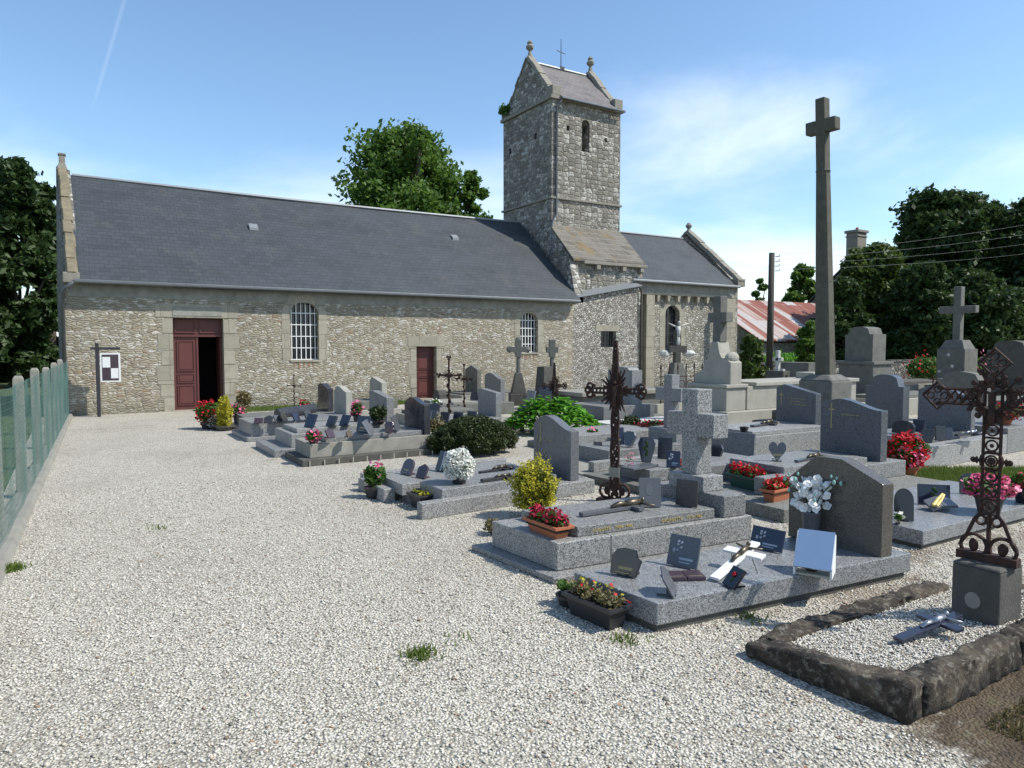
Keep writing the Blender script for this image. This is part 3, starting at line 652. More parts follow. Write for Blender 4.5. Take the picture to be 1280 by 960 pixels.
for a, b in ((D1[0]+.06, D1[0]+.58), (D1[0]+.68, D1[1]-.06)):
    for (p, q, r_, s_) in ((a, b, 2.10, 2.13), (a, b, 2.42, 2.45)): mb.box(p, q, YW+0.17, YW+0.20, r_, s_)
    mb.box(a, a+.03, YW+0.17, YW+0.20, 2.13, 2.42); mb.box(b-.03, b, YW+0.17, YW+0.20, 2.13, 2.42)
mb.box(D1[0], D1[1], YW+0.15, YW+0.199, 1.995, 2.05); mb.build('transom_moulding', M['door'], door)
def door_leaf(x0, x1, z0, z1, y, parent, name='door_leaf', rows=((0.06, 0.34), (0.37, 0.50), (0.53, 0.95))):
    lf = MB(); lf.box(x0, x1, y, y+0.05, z0, z1); lf = lf.build(name, M['door'], parent); m2 = MB(); H = z1-z0
    m2.box(x0+.002, x0+0.05, y-0.022, y, z0, z1); m2.box(x1-0.05, x1-.002, y-0.022, y, z0, z1)
    for a, b in rows:
        za, zb = z0+a*H, z0+b*H; xa, xb = x0+0.10, x1-0.10
        for (p, q, r_, s_) in ((xa, xb, za, za+.028), (xa, xb, zb-.028, zb), (xa, xa+.028, za+.028, zb-.028), (xb-.028, xb, za+.028, zb-.028)): m2.box(p, q, y-0.026, y, r_, s_)
        m2.box(xa+.05, xb-.05, y-0.014, y, za+.05, zb-.05)
    m2.build('panel_moulding', M['door'], lf); return lf
door_leaf(D1[0]+0.005, D1[0]+0.64, 0.02, 1.99, YW+0.20, ch)
# the other leaf stands open into the dark nave
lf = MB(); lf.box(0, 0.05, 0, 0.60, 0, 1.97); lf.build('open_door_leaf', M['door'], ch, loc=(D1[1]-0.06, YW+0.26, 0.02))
mb = MB(); mb.box(D1[0]-0.05, D1[1]+0.05, YW-0.10, YW+0.4, -0.04, 0.018); mb.build('door_sill', M['dressed'], ch)
surround_rect(D1, YW, 0.34, 0.36, ch)
mb = MB(); mb.box(D1[0]+0.0, D1[1]-0.02, YW-0.022, YW-0.01, D1[3]+0.05, D1[3]+0.30); mb.build('carved_lintel', M['band'], ch, bevel=0.01)
door_leaf(D2[0]+0.005, D2[1]-0.005, 0.05, 1.70, YW+0.22, ch, rows=((0.06, 0.36), (0.40, 0.52), (0.56, 0.95)))
surround_rect(D2, YW, 0.24, 0.34, ch)
mb = MB(); mb.box(D2[0]-0.1, D2[1]+0.1, YW-0.22, YW+0.3, -0.02, 0.05); mb.build('door_sill', M['dressed'], ch)
def window(loop, W, Y, parent, nb, nh, bar_mat, depth=0.16):
    x0, x1, z0, zs = W; r = (x1-x0)/2; top = zs+r*0.82
    g = MB(); n = len(loop); g.add([(p[0], Y+depth+0.06, p[1]) for p in loop], [tuple(t) for t in tessellate_polygon([[Vector((p[0], p[1], 0)) for p in loop]])])
    wo = g.build('window', M['glass'], parent); b = MB()
    for i in range(nb):
        x = x0+(x1-x0)*(i+0.5)/nb; zz = zs+0.82*math.sqrt(max(0, r*r-(x-(x0+x1)/2)**2)); b.box(x-0.011, x+0.011, Y+depth-0.02, Y+depth, z0+0.03, zz)
    for j in range(nh):
        z = z0+(top-z0)*(j+0.0)/nh+0.02 if j else z0+0.02
        hw = r if z <= zs else math.sqrt(max(0, r*r-((z-zs)/0.82)**2)); c = (x0+x1)/2; b.box(c-hw, c+hw, Y+depth-0.025, Y+depth-0.004, z-0.012, z+0.012)
    b.build('window_bars', bar_mat, wo); s = MB(); s.box(x0-0.01, x1+0.01, Y-0.03, Y+0.36, z0-0.05, z0+0.004); s.build('window_sill', M['dressed'], wo)
    return wo
window(w1, W1, YW, ch, 6, 5, M['white']); window(w2, W2, YW, ch, 6, 5, M['white'])
def grow(loop, W, d, z0f=0.0):
    cx = (W[0]+W[1])/2; r = (W[1]-W[0])/2; o = []
    for (x, z) in loop:
        if z <= W[3]+1e-6: o.append((x+(d if x > cx else -d), z if z > W[2]+1e-6 else z+z0f))
        else: k = (r+d)/r; o.append((cx+(x-cx)*k, W[3]+(z-W[3])*k))
    return o
surround('window_surround', grow(w1, W1, 0.24), w1, YW, 0.008, M['dressed'], ch); surround('window_surround', grow(w2, W2, 0.22), w2, YW, 0.008, M['dressed'], ch)
# rust streaks from the bars below each window
mb = MB()
mb2 = [mb.box(W1[0]+0.08+i*0.14, W1[0]+0.11+i*0.14+0.02*(i % 2), YW-0.011, YW-0.004, 1.28-0.12-0.07*((i*3) % 4)/3, 1.28) for i in range(5)]
for i in range(4): mb.box(W2[0]+0.08+i*0.16, W2[0]+0.11+i*0.16, YW-0.011, YW-0.004, 1.45-0.15-0.05*(i % 2), 1.45)
M['ruststain'] = plain('rust_streak', (0.30, 0.16, 0.10), 0.95, var=0.3, sc=20)
mb.build('rust_stain', M['ruststain'], ch)
# ---- tower
TX0, TX1, TY0, TY1 = 15.78, 19.17, 22.68, 26.24
tw = ch
slit = rect(17.22, 17.60, 9.35, 10.40)[:2]+[(17.60, 10.40), (17.55, 10.52), (17.41, 10.58), (17.27, 10.52), (17.22, 10.40)]
h1, h2 = rect(16.48, 16.62, 10.02, 10.22), rect(18.36, 18.50, 9.86, 10.02)
wall_face('tower_south_wall', [(TX0, 3.0), (TX1, 3.0), (TX1, 11.15), (TX0, 11.15)], [slit, h1, h2], TY0, 0.5, M['tower'], tw)
mb = MB()
mb.add([(TX0,TY0,3.0),(TX0,TY1,3.0),(TX0,TY1,11.15),(TX0,TY0,11.15)], [(0,1,2,3)]); mb.add([(TX1,TY0,0),(TX1,TY1,0),(TX1,TY1,11.15),(TX1,TY0,11.15)], [(0,1,2,3)])
mb.add([(TX0,TY1,0),(TX1,TY1,0),(TX1,TY1,11.15),(TX0,TY1,11.15)], [(0,1,2,3)]); mb.build('tower_walls', M['tower'], tw)
mb = MB(); mb.box(TX0+.05, TX1-.05, TY0+.5, TY1-.1, 3, 11.1); mb.build('tower_core', M['dark'], tw)
for (y, z) in ((23.7, 9.85), (25.6, 9.7)): mb = MB(); mb.box(TX0-0.006, TX0+0.02, y, y+0.16, z, z+0.22); mb.build('putlog_hole', M['dark'], tw)  # dark patches paint the holes' depth, the wall is not cut
mb = MB()
mb.box(TX0-.07, TX1+.07, TY0-.07, TY0, 7.36, 7.45); mb.box(TX0-.07, TX0, TY0, TY1+.07, 7.36, 7.45); mb.box(TX1, TX1+.07, TY0, TY1+.07, 7.36, 7.45)
mb.build('string_course', M['trim'], tw, bevel=0.015)
mb = MB(); mb.box(TX0-.10, TX1+.10, TY0-.10, TY0+.02, 11.10, 11.24); mb.box(TX0-.10, TX0+.02, TY0+.02, TY1+.10, 11.10, 11.24); mb.box(TX1-.02, TX1+.10, TY0+.02, TY1+.1, 11.10, 11.24)
mb.build('tower_cornice', M['trim'], tw, bevel=0.02)
TC = (TY0+TY1)/2
for x in (TX0, TX1-0.34):
    mb = MB(); mb.prism([(TY0+0.02, 11.2), (TY1-0.02, 11.2), (TC, 13.12)], x+0.002, x+0.34, 'x'); mb.build('tower_gable', M['tower'], tw)
    coping('tower_gable_coping', [(TY0+0.18, 11.35), (TC, 13.2)], x, 0.34, 0.13, M['trim'], tw, n=6)
    coping('tower_gable_coping', [(TY1-0.18, 11.35), (TC, 13.2)], x, 0.34, 0.13, M['trim'], tw, n=6)
    mb = MB(); cx = x+0.17; mb.lathe((cx, TC, 13.15), [(0.17, 0), (0.11, 0.15), (0.065, 0.30), (0.06, 0.36), (0.15, 0.44), (0.17, 0.52), (0.10, 0.60), (0.12, 0.68), (0.05, 0.76)], 8); mb.build('finial', M['trim'], tw)
    for ya, yb in ((TY0-0.10, TY0+0.34), (TY1-0.34, TY1+0.10)): mb = MB(); mb.box(x-0.04, x+0.38, ya, yb, 11.22, 11.62); mb.build('kneeler_stone', M['trim'], tw, bevel=0.03)
sagged_roof('tower_roof', TX0+0.33, TX1-0.33, TY0-0.22, 11.16, TC, 13.08, M['old_slate'], tw, 12, 6, 0.03)
roof_slab('tower_roof', TX0+0.33, TX1-0.33, TY1+0.22, 11.16, TC, 13.08, M['old_slate'], tw)
mb = MB(); mb.tube([(TX0+.34, TC, 13.10), (TX1-.34, TC, 13.10)], 0.045, 6); mb.build('tower_ridge_flashing', M['zinc_light'], tw)
mb = MB(); mb.tube([(TX0+.3, TY0-0.24, 11.14), (TX1+.02, TY0-0.24, 11.12)], 0.05, 8); mb.build('gutter', M['zinc'], tw)
mb = MB(); X_ = (TX0+TX1)/2; mb.tube([(X_, TC, 13.1), (X_, TC, 14.30)], 0.020, 6, 0.012); mb.tube([(X_-0.24, TC-.05, 13.78), (X_+0.24, TC+.05, 13.78)], 0.016, 6); mb.box(X_-.05, X_+.15, TC-.05, TC+.05, 13.1, 13.2)
mb.build('roof_cross', M['post'], tw)
mb = MB(); mb.tube([(TX0+.33, TY0-.2, 11.05), (TX0+.20, TY0-.06, 10.9), (TX0+.20, TY0-.06, 6.75), (TX0+.05, TY0-.08, 6.55), (TX0-.03, TY0-.10, 6.4), (TX0-.05, TY0-.15, 5.25), (TX0-.2, TY0-.2, 5.15)], 0.04, 7); mb.build('downpipe', M['zinc'], tw, smooth=True)
# weeds growing on the north-west kneeler
b_ = bush_on(tw, 'tuft_of_weeds', (TX0-0.05, TY1-0.25, 11.55), 0.30, 0.42, 0.25, 700, 0.07, M['leaf'])
# sloping stone skirt (glacis) and the wide base of the tower
GX0, GX1 = 15.72, 19.17
mb = MB(); prof = [(TY0+0.03, 6.33), (21.32, 4.93), (21.26, 4.86), (21.26, 3.3), (TY0+0.03, 3.3)]
mb.prism([(p[0], p[1]) for p in prof[:1]+prof[1:]], GX0, GX1, 'x'); mb.build('tower_lower_wall', M['tower'], tw)
mb = MB()
V = [(GX0-.02, TY0-0.0, 6.36), (GX1+.02, TY0-0.0, 6.36), (GX1+.02, 21.16, 4.88), (16.25, 21.16, 4.88), (GX0-.02, 21.20, 4.60)]
mb = MB(); mb.add([(GX0-.03,TY0-.002,6.39),(GX1+.03,TY0-.002,6.39),(GX1+.03,21.14,4.93),(GX0-.03,21.14,4.93),(GX0-.03,TY0-.002,6.30),(GX1+.03,TY0-.002,6.30),(GX1+.03,21.14,4.84),(GX0-.03,21.14,4.84)],
   [(0,1,2,3),(7,6,5,4),(0,4,5,1),(1,5,6,2),(2,6,7,3),(3,7,4,0)]); mb.build('stone_skirt', M['glacis'], tw, bevel=0.015)
mb = MB(); mb.box(16.15, GX1+.05, 21.06, 21.24, 4.76, 4.87)
for x in (16.75, 18.0, 18.9): mb.box(x, x+.18, 21.08, 21.25, 4.58, 4.76)
mb.build('skirt_cornice', M['trim'], tw, bevel=0.015)
mb = MB(); mb.prism([(21.27, 4.9), (YW+0.0, 3.5), (YW+0.0, 3.3), (21.4, 3.3)], 15.60, 15.95, 'x'); mb.build('skirt_shoulder', M['tower'], tw)
W3 = (16.78, 17.52, 1.68, 2.28)
w3 = rect(*W3)
wall_face('base_wall', [(15.5, -0.1), (18.62, -0.1), (18.62, 4.02), (15.5, 3.46)], [w3], YW+0.0, 0.35, M['lowtower'], tw)
mb = MB(); mb.add([(15.5,YW,3.46),(18.62,YW,4.02),(18.62,21.3,4.20),(15.5,21.3,3.64)], [(0,1,2,3)]); mb.add([(18.62,YW,-.1),(18.62,21.6,-.1),(18.62,21.6,4.02),(18.62,YW,4.02)], [(0,1,2,3)]); mb.build('base_return_wall', M['lowtower'], tw)
mb = MB(); mb.add([(15.42,YW-.14,3.44),(18.66,YW-.14,4.02),(18.66,YW-.02,4.06),(15.42,YW-.02,3.48),(15.42,YW-.14,3.475),(18.66,YW-.14,4.05),(18.66,21.3,4.24),(15.42,21.3,3.66)], [(0,3,2,1),(4,5,6,7),(0,1,5,4),(1,2,6,5),(2,3,7,6),(3,0,4,7)]); mb.build('sloping_gutter', M['zinc_light'], tw)
mb = MB(); mb.add([(W3[0]-.02, YW+0.22, W3[2]), (W3[1], YW+0.22, W3[2]), (W3[1], YW+0.22, W3[3]), (W3[0]-.02, YW+0.22, W3[3])], [(0,1,2,3)]); wo = mb.build('window', M['glass'], tw)
mb = MB(); mb.box(W3[0]-.25, W3[1]+.12, YW-.012, YW+.1, W3[3]+.004, W3[3]+.22); mb.build('window_lintel', M['dressed'], wo)
mb = MB(); [mb.box(W3[0]+.1+i*.15, W3[0]+.115+i*.15, YW+.1, YW+.115, W3[2], W3[3]) for i in range(4)]; mb.build('window_bars', M['post'], wo)
# ---- chancel
CX0, CX1, CY, CZ = 18.62, 24.55, 21.50, 4.30
W4 = (20.62, 21.42, 1.45, 3.05); w4 = arch_loop(*W4)
wall_face('chancel_wall', [(CX0, -0.1), (CX1, -0.1), (CX1, CZ), (CX0, CZ)], [w4], CY, 0.4, M['chancel'], ch)
window(w4, W4, CY, ch, 5, 5, M['post'], depth=0.2)
surround('window_surround', grow(w4, W4, 0.30), w4, CY, 0.008, M['dressed'], ch)
mb = MB(); mb.box(CX0+.02, CX1-.05, CY-0.16, CY-.001, 3.86, CZ-0.02); mb.build('chancel_eaves_band', M['band'], ch)
mb = MB(); mb.box(CX0+.02, CX1-.03, CY-0.21, CY-.163, 3.76, 3.88); mb.build('corbel_course', M['dressed'], ch, bevel=0.01)
mb = MB()
for i in range(7): mb.taper(20.0+i*0.56, 20.16+i*0.56, CY-0.20, CY-.002, 3.759, 3.52, 0.03)
mb.build('corbel', M['dressed'], ch)
for xa, xb in ((19.42, 19.86), (24.02, CX1-.0)): mb = MB(); mb.box(xa, xb, CY-0.20, CY-.002, -0.1, 3.758); mb.build('pilaster', M['dressed'], ch, bevel=0.01)
mb = MB(); mb.tube([(18.70, CY-.30, 4.15), (18.70, CY-.70, 3.9), (18.70, CY-.66, 0)], 0.045, 7); mb.build('downpipe', M['wood'], ch, smooth=True)
CR, CRZ = 24.3, 6.68
sagged_roof('chancel_roof', 18.7, CX1-.1, CY-.36, 4.30, CR, CRZ, M['slate'], ch, 14, 6, 0.03)
roof_slab('chancel_roof', 18.7, CX1-.1, 27.2, 4.30, CR, CRZ, M['slate'], ch)
mb = MB(); mb.tube([(TX1, CR, CRZ+.02), (CX1-.2, CR, CRZ+.02)], 0.05, 6); mb.build('ridge_flashing', M['zinc_light'], ch)
mb = MB(); mb.tube([(18.5, CY-.42, 4.27), (CX1-.0, CY-.42, 4.25)], 0.055, 8); mb.build('gutter', M['zinc_light'], ch)
gable('east_gable', [(CY-.002, -0.1), (27.1, -0.1), (27.1, 4.4), (CR, 6.85), (CY-.002, 4.4)], 0.36, M['chancel'], ch, lambda y: CX1-.0)
coping('gable_coping', [(CY-.3, 4.42), (CR, 6.95)], CX1, 0.36, 0.16, M['trim'], ch, n=8)
coping('gable_coping', [(27.3, 4.42), (CR, 6.95)], CX1, 0.36, 0.16, M['trim'], ch, n=8)
mb = MB(); mb.lathe((CX1+.18, CR, 6.95), [(0.18, 0), (0.13, .12), (0.06, .22), (0.14, .32), (0.15, .38), (0.06, .5)], 8); mb.build('finial', M['trim'], ch)
mb = MB(); mb.box(CX1-.05, CX1+.42, CY-.36, CY+.1, 4.28, 4.62); mb.build('kneeler_stone', M['trim'], ch, bevel=0.02)
mb = MB(); mb.box(CX0, CX1, 26.9, 27.1, -.1, 4.35); mb.build('rear_wall', M['gable'], ch)

# ---------------------------------------------------------------- fence on the left
fe = thing('mesh_fence', 'green wire mesh fence on square concrete posts along the left edge of the yard', 'fence', (0, 0, 0))
def fx(y): return -0.08-0.034*(20.9-y)-0.02
y0f = 3.33
ys = [y0f+2.25*i for i in range(8)]
for i, y in enumerate(ys):
    h = 1.43+0.03*math.sin(i*2.1); mb = MB(); x = fx(y)
    mb.box(x-.13, x-.02, y-.055, y+.055, 0, h-.04); mb.taper(x-.13, x-.02, y-.055, y+.055, h-.04, h, 0.02)
    mb.build('fence_post', M['concrete'], fe, bevel=0.008)
for i in range(len(ys)):
    ya, yb = ys[i], (ys[i+1] if i+1 < len(ys) else 20.85); mb = MB()
    nv = int((yb-ya)/0.06); nh = 21
    def P(y, z): return (fx(y)+0.004+0.018*math.sin(y*5.0)*math.sin(z*4), y, z)
    for k in range(nv+1):
        y = ya+(yb-ya)*k/nv; mb.tube([P(y, 0.05), P(y, .7), P(y, 1.38)], 0.0016, 3, cap=False)
    for k in range(nh+1):
        z = 0.06+1.32*k/nh; mb.tube([P(ya+(yb-ya)*q/6, z-(0.012*math.sin(math.pi*q/6))) for q in range(7)], 0.003 if k in (0, nh) else 0.0017, 3, cap=False)
    mb.build('mesh_panel', M['wire'], fe)
mb = MB(); ya, yb = 2.0, 20.85
seg = [(ya+(yb-ya)*i/16) for i in range(17)]
for a, b in zip(seg[:-1], seg[1:]):
    mb.add([(fx(a)-.16, a, -.02), (fx(b)-.16, b, -.02), (fx(b)+.10, b, -.02), (fx(a)+.10, a, -.02), (fx(a)-.14, a, .07), (fx(b)-.14, b, .07), (fx(b)+.06, b, .07), (fx(a)+.06, a, .07)],
           [(4,5,6,7),(3,2,6,7),(0,1,5,4)])
mb.build('concrete_footing', M['concrete'], fe)
# ---------------------------------------------------------------- notice board by the church corner
sx_, sy_, _ = gp(124, 521)
nb = thing('notice_board', 'dark wooden post with a white-framed parish notice board near the church corner', 'notice board', (sx_, sy_, 0), R(-8))
mb = MB(); mb.box(-.04, .04, -.04, .04, 0, 1.82); mb.build('post', M['post'], nb, bevel=0.005)
mb = MB(); mb.box(-.14, .50, -.05, .05, 1.66, 1.72); mb.build('cross_beam', M['post'], nb)
mb = MB(); mb.box(.06, .50, -.03, .0, 0.86, 1.58); bo = mb.build('board', M['white'], nb)
mb = MB(); mb.box(.10, .46, -.036, -.0302, 0.90, 1.54); bp = mb.build('notice_panel', M['plum'], bo)
mb = MB(); mb.box(.11, .28, -.040, -.0365, 1.22, 1.48); mb.build('paper_notice', M['white'], bp)
mb = MB(); mb.box(.29, .45, -.040, -.0365, 0.95, 1.20); mb.build('paper_notice', M['white'], bp)
# grass strip along the nave wall and climbing weeds
def blades(name, poly_f, n, h, mat):
    P = np.array([poly_f() for _ in range(n)]); m_ = len(P); d = rng.normal(size=(m_, 2))*h*0.35; w = rng.normal(size=(m_, 2)); w = w/np.linalg.norm(w, axis=1)[:, None]*0.006
    hh = h*rng.uniform(.5, 1.2, m_); V = np.zeros((m_, 3, 3)); V[:, 0, :2] = P-w; V[:, 1, :2] = P+w; V[:, 2, :2] = P+d; V[:, 2, 2] = hh
    o = raw_mesh(name, V.reshape(-1, 3), np.arange(3*m_).reshape(m_, 3), mat, None, rng.uniform(0, 1, m_), k=3); tag(o, kind='stuff'); return o
sheet('grass_verge', 3.9, 9.0, YW-1.15, YW-.02, 0.006, M['field'])
blades('grass', lambda: (random.uniform(3.8, 9.1), YW-abs(random.gauss(0.5, .35))), 9000, 0.07, M['grass'])
# ================================================================ BACKGROUND
bw = thing('boundary_wall', 'low mossy rubble wall running behind the cemetery to the right of the church', 'wall', (24.0, 19.9, 0))
mb = MB(); n = 46
for i in range(n):
    a, b = 26.0*i/n, 26.0*(i+1)/n; h = 0.93+0.03*math.sin(i*1.7)
    mb.box(a, b, 0, 0.42, -.1, h)
mb.build('wall_face', M['lowwall'], bw)
mb = MB()
for i in range(52): mb.box(i*.5+.01, i*.5+.49, -0.05, 0.47, 0.90+0.02*math.sin(i*2.2), 1.0+0.035*math.sin(i*2.2))
mb.build('wall_coping', M['concrete_dark'], bw, bevel=0.03)
# shed
sh = thing('tin_roof_shed', 'stone shed with rusty red and white corrugated tin roof beyond the church', 'shed', (31, 25, 0))
mb = MB(); mb.box(0, 16, .3, 8, 0, 2.05); mb.prism([(0.3, 2.05), (8, 2.05), (4.2, 4.25)], 0.1, 15.9, 'x'); mb.build('wall', M['chancel'], sh)
def rel_roof(x0, x1, ye, ze, yr, zr, parent, mat, name='roof'):
    return roof_slab(name, x0, x1, ye, ze, yr, zr, mat, parent)
rel_roof(-.3, 16.3, -.05, 2.02, 4.2, 4.45, sh, M['tin']); rel_roof(-.3, 16.3, 8.4, 2.02, 4.2, 4.45, sh, M['tin'])
mb = MB(); mb.box(0, 16, 0.24, 0.30, 1.85, 2.0); mb.build('eaves_board', M['wood'], sh)
# house with chimney behind the trees
hx, hy, _ = dirp(1075, 52)
ho = thing('house', 'old house mostly hidden behind the trees with a stone chimney stack showing', 'house', (hx, hy, 0))
mb = MB(); mb.box(-1, 10, -3, 4, 0, 4.6); mb.prism([(-3, 4.6), (4, 4.6), (.5, 7.6)], -.9, 9.9, 'x'); mb.build('wall', M['gable'], ho)
roof_slab('roof', -1.1, 10.1, -3.4, 4.4, .5, 7.75, M['old_slate'], ho); roof_slab('roof', -1.1, 10.1, 4.4, 4.4, .5, 7.75, M['old_slate'], ho)
mb = MB(); mb.box(-.55, .55, 0.1, 1.0, 4, 9.85); mb.box(-.66, .66, 0, 1.1, 9.85, 10.05); mb.box(-.60, .60, .05, 1.05, 9.55, 9.65); chm = mb.build('chimney', M['trim'], ho, bevel=0.03)
mb = MB(); mb.lathe((0, .5, 10.05), [(.13, 0), (.10, .22)], 8); mb.build('chimney_pot', M['terra'], chm)
# utility pole and wires
ux, uy, _ = dirp(962, 30)
up_ = thing('utility_pole', 'weathered wooden utility pole in front of the rusty shed roof', 'pole', (ux, uy, 0))
mb = MB(); mb.tube([(0, 0, 0), (0, 0, 5.6)], 0.15, 10, 0.115); mb.build('pole', M['wood'], up_, smooth=True)
mb = MB(); 
for z in (5.45, 5.25, 5.05, 4.85): mb.tube([(0.1, -.1, z), (0.24, -.2, z), (0.24, -.2, z+.08)], 0.018, 5)
mb.build('insulator_bracket', M['post'], up_)
def cable(a, b, sag, lab):
    a, b = Vector(a), Vector(b); mb = MB(); pts = []
    for i in range(25): t = i/24; p = a.lerp(b, t); p.z -= sag*4*t*(1-t); pts.append(p-a)
    mb.tube(pts, 0.004, 4); o = mb.build('overhead_cable', M['zinc'], None, loc=a); tag(o, lab, 'cable', 'overhead cables at the utility pole')
tx, ty, tz = ux+.2, uy-.2, 5.0
fxr = dirp(1500, 60); 
for k, w_ in enumerate(('topmost', 'second highest', 'second lowest', 'lowest')): cable((tx, ty, 5.5-.2*k), (fxr[0], fxr[1], 15.5-1.1*k), 0.8, w_+' of the four thin cables running right from the utility pole')
lf_ = dirp(905, 36)
cable((tx, ty, 5.3), (CX1+.3, 23.6, 3.9), 0.15, 'short dark cable dropping left from the pole to the church gable')
# calvary
cpx, cpy, _ = dirp(1032, 14.6)
ca_ = thing('calvary_cross', 'tall old granite calvary cross on an octagonal shaft above the graves', 'calvary', (cpx, cpy, 0), R(3)); ca_.rotation_euler = (0, R(0), R(3)); ca_.scale = (.92, .92, .965)
mb = MB(); mb.box(-1.1, 1.1, -1.1, 1.1, 0, .22); mb.box(-.8, .8, -.8, .8, .22, .44); mb.build('step', M['calv'], ca_, bevel=0.03)
mb = MB(); mb.box(-.40, .40, -.40, .40, .44, 1.10); mb.taper(-.40, .40, -.40, .40, 1.10, 1.22, .16); mb.build('pedestal', M['stone_grey'], ca_, bevel=0.03)
def octa(r, c=0.3): return [(r, r*c), (r*c, r), (-r*c, r), (-r, r*c), (-r, -r*c), (-r*c, -r), (r*c, -r), (r, -r*c)]
mb = MB(); vs = []; lv = [(1.2, .185), (1.32, .18), (5.45, .125)]; lean = -.012
for z, r in lv: vs += [(a, b, z) for a, b in octa(r, .62)]
fs = []
for i in range(2):
    for k in range(8): fs.append((i*8+k, i*8+(k+1) % 8, (i+1)*8+(k+1) % 8, (i+1)*8+k))
mb.add(vs, fs); mb.build('shaft', M['calv'], ca_, bevel=0.01)
for z_, pf in ((3.15, [(.15, 0), (.175, .03), (.15, .06)]), (5.42, [(.13, 0), (.165, .05), (.13, .09)])): mb = MB(); mb.lathe((0, 0, z_), pf, 8); mb.build('shaft_collar', M['calv'], ca_)
mb = MB(); mb.box(-.11, .11, -.11, .11, 5.48, 6.96); mb.box(-.109, .109, -.35, .35, 6.26, 6.52); mb.build('cross_head', M['calv'], ca_, bevel=0.02)

# the old shaft leans very slightly
for c_ in [o for o in COL.objects if o.parent == ca_ and o.name.split('.')[0] in ('shaft', 'cross_head', 'shaft_collar')]:
    for v_ in c_.data.vertices: k_ = (v_.co.z-1.2)*.038; v_.co.x -= k_*.85; v_.co.y += k_*.53
# ---------------------------------------------------------------- trees
TG = None
make_tree('round green tree rising behind the nave roof left of the tower', 509, 46, 168, 212, M['tree'], n=40000, leaf=0.22, nl=44, low=.25, seed=3, peak=.55)
make_tree('small leafy sprig of a tree beside the tower, right of the round tree', 590, 47, 218, 78, M['tree'], n=14000, leaf=0.22, nl=30, low=.1, seed=5, peak=0.3)
make_tree('tall dark tree left of the church with a pointed top', 28, 30, 205, 125, M['treeshade'], n=42000, leaf=0.20, nl=34, low=.04, seed=8, peak=0.5)
make_tree('dark tree cut by the left edge of the photo', -75, 27, 225, 190, M['treeshade'], n=36000, leaf=0.20, nl=30, low=.04, seed=9)
make_tree('lower dark tree tucked against the church gable', 66, 36, 262, 70, M['treeshade'], n=16000, leaf=0.20, nl=22, low=.04, seed=10)
make_tree('tall dark tree crowning the mass behind the graves on the right', 1180, 47, 244, 170, M['treeshade'], n=70000, leaf=0.25, nl=48, low=.05, seed=12, peak=0.5)
make_tree('wide dark tree at the right edge behind the iron cross', 1280, 45, 256, 185, M['treeshade'], n=52000, leaf=0.25, nl=40, low=.04, seed=13)
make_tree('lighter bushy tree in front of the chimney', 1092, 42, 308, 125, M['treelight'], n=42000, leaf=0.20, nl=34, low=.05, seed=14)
make_tree('dark bushy tree right beside the calvary shaft', 1052, 38, 350, 85, M['treeshade'], n=26000, leaf=0.18, nl=28, low=.05, seed=15)
make_tree('shaded tree filling the gap below the tall dark one', 1150, 39, 330, 120, M['treeshade'], n=34000, leaf=0.19, nl=30, low=.03, seed=16)
make_tree('low dark tree behind the stone cross monument', 1225, 38, 345, 120, M['treeshade'], n=34000, leaf=0.19, nl=30, low=.03, seed=17)
make_tree('small round tree on the skyline left of the calvary', 1000, 60, 332, 62, M['tree'], n=14000, leaf=0.28, nl=20, low=.1, seed=18)
make_tree('distant little tree on the skyline between church and pole', 948, 64, 348, 32, M['tree'], n=6000, leaf=0.28, nl=12, low=.1, seed=19)
make_tree('sunlit shrub between the church and the boundary wall', 938, 27.5, 420, 48, M['treelight'], name='shrub', n=11000, leaf=0.10, nl=18, low=.02, seed=20, cat='shrub')
make_tree('dark shrub in front of the shed by the calvary', 1012, 29, 402, 46, M['tree'], name='shrub', n=10000, leaf=0.10, nl=18, low=.02, seed=21, cat='shrub')
for k, (px_, d, w, tp, lab) in enumerate(((1345, 40, 150, 290, 'tree beyond the right edge of the graves'),)):
    make_tree(lab, px_, d, tp, w, M['treeshade'], n=20000, leaf=0.22, nl=24, low=.03, seed=30+k)
make_tree('dark tree showing between the tall dark one and the right-edge one', 1236, 50, 256, 90, M['treeshade'], n=22000, leaf=0.24, nl=26, low=.1, seed=41)
make_tree('low dark undergrowth tree behind the fence on the left', -30, 33, 330, 160, M['treeshade'], n=24000, leaf=0.2, nl=24, low=.02, seed=42)
# pale green hedge over the wall, then roses
x, y, _ = dirp(972, 29)
hd = thing('hedge', 'pale green clipped hedge showing over the boundary wall near the pole', 'hedge', (25.5, 20.9, 0))
bush_on(hd, 'hedge_leaves', (2.0, 0, 0.55), 2.8, .5, .95, 9000, 0.07, M['brightleaf']); mb = MB(); mb.tube([(2, 0, 0), (2, 0, .6)], .04, 6); mb.build('stem', M['bark'], hd)
def roses(px_, dep, w, lab, fm):
    x, y, _ = dirp(px_, dep); t = thing('rose_bush', lab, 'rose bush', (x, y, 0))
    bush_on(t, 'leaves', (0, 0, .75), w, .5, .62, 5000, 0.07, M['leaf'])
    P = crown_points([((0, 0, .8), (w, .55, .62))], 170, .1); leaf_cloud('roses', P, 0.10, fm, t, aspect=1.0)
    mb = MB(); mb.tube([(0, 0, 0), (.1, 0, .6)], .03, 5); mb.tube([(0, 0, 0), (-.2, 0, .6)], .03, 5); mb.build('stem', M['bark'], t)
roses(1158, 27, 1.0, 'red rose bush by the boundary wall left of the stone cross monument', M['red'])
roses(1228, 27, .8, 'pink rose bush by the boundary wall right of the stone cross monument', M['pink'])

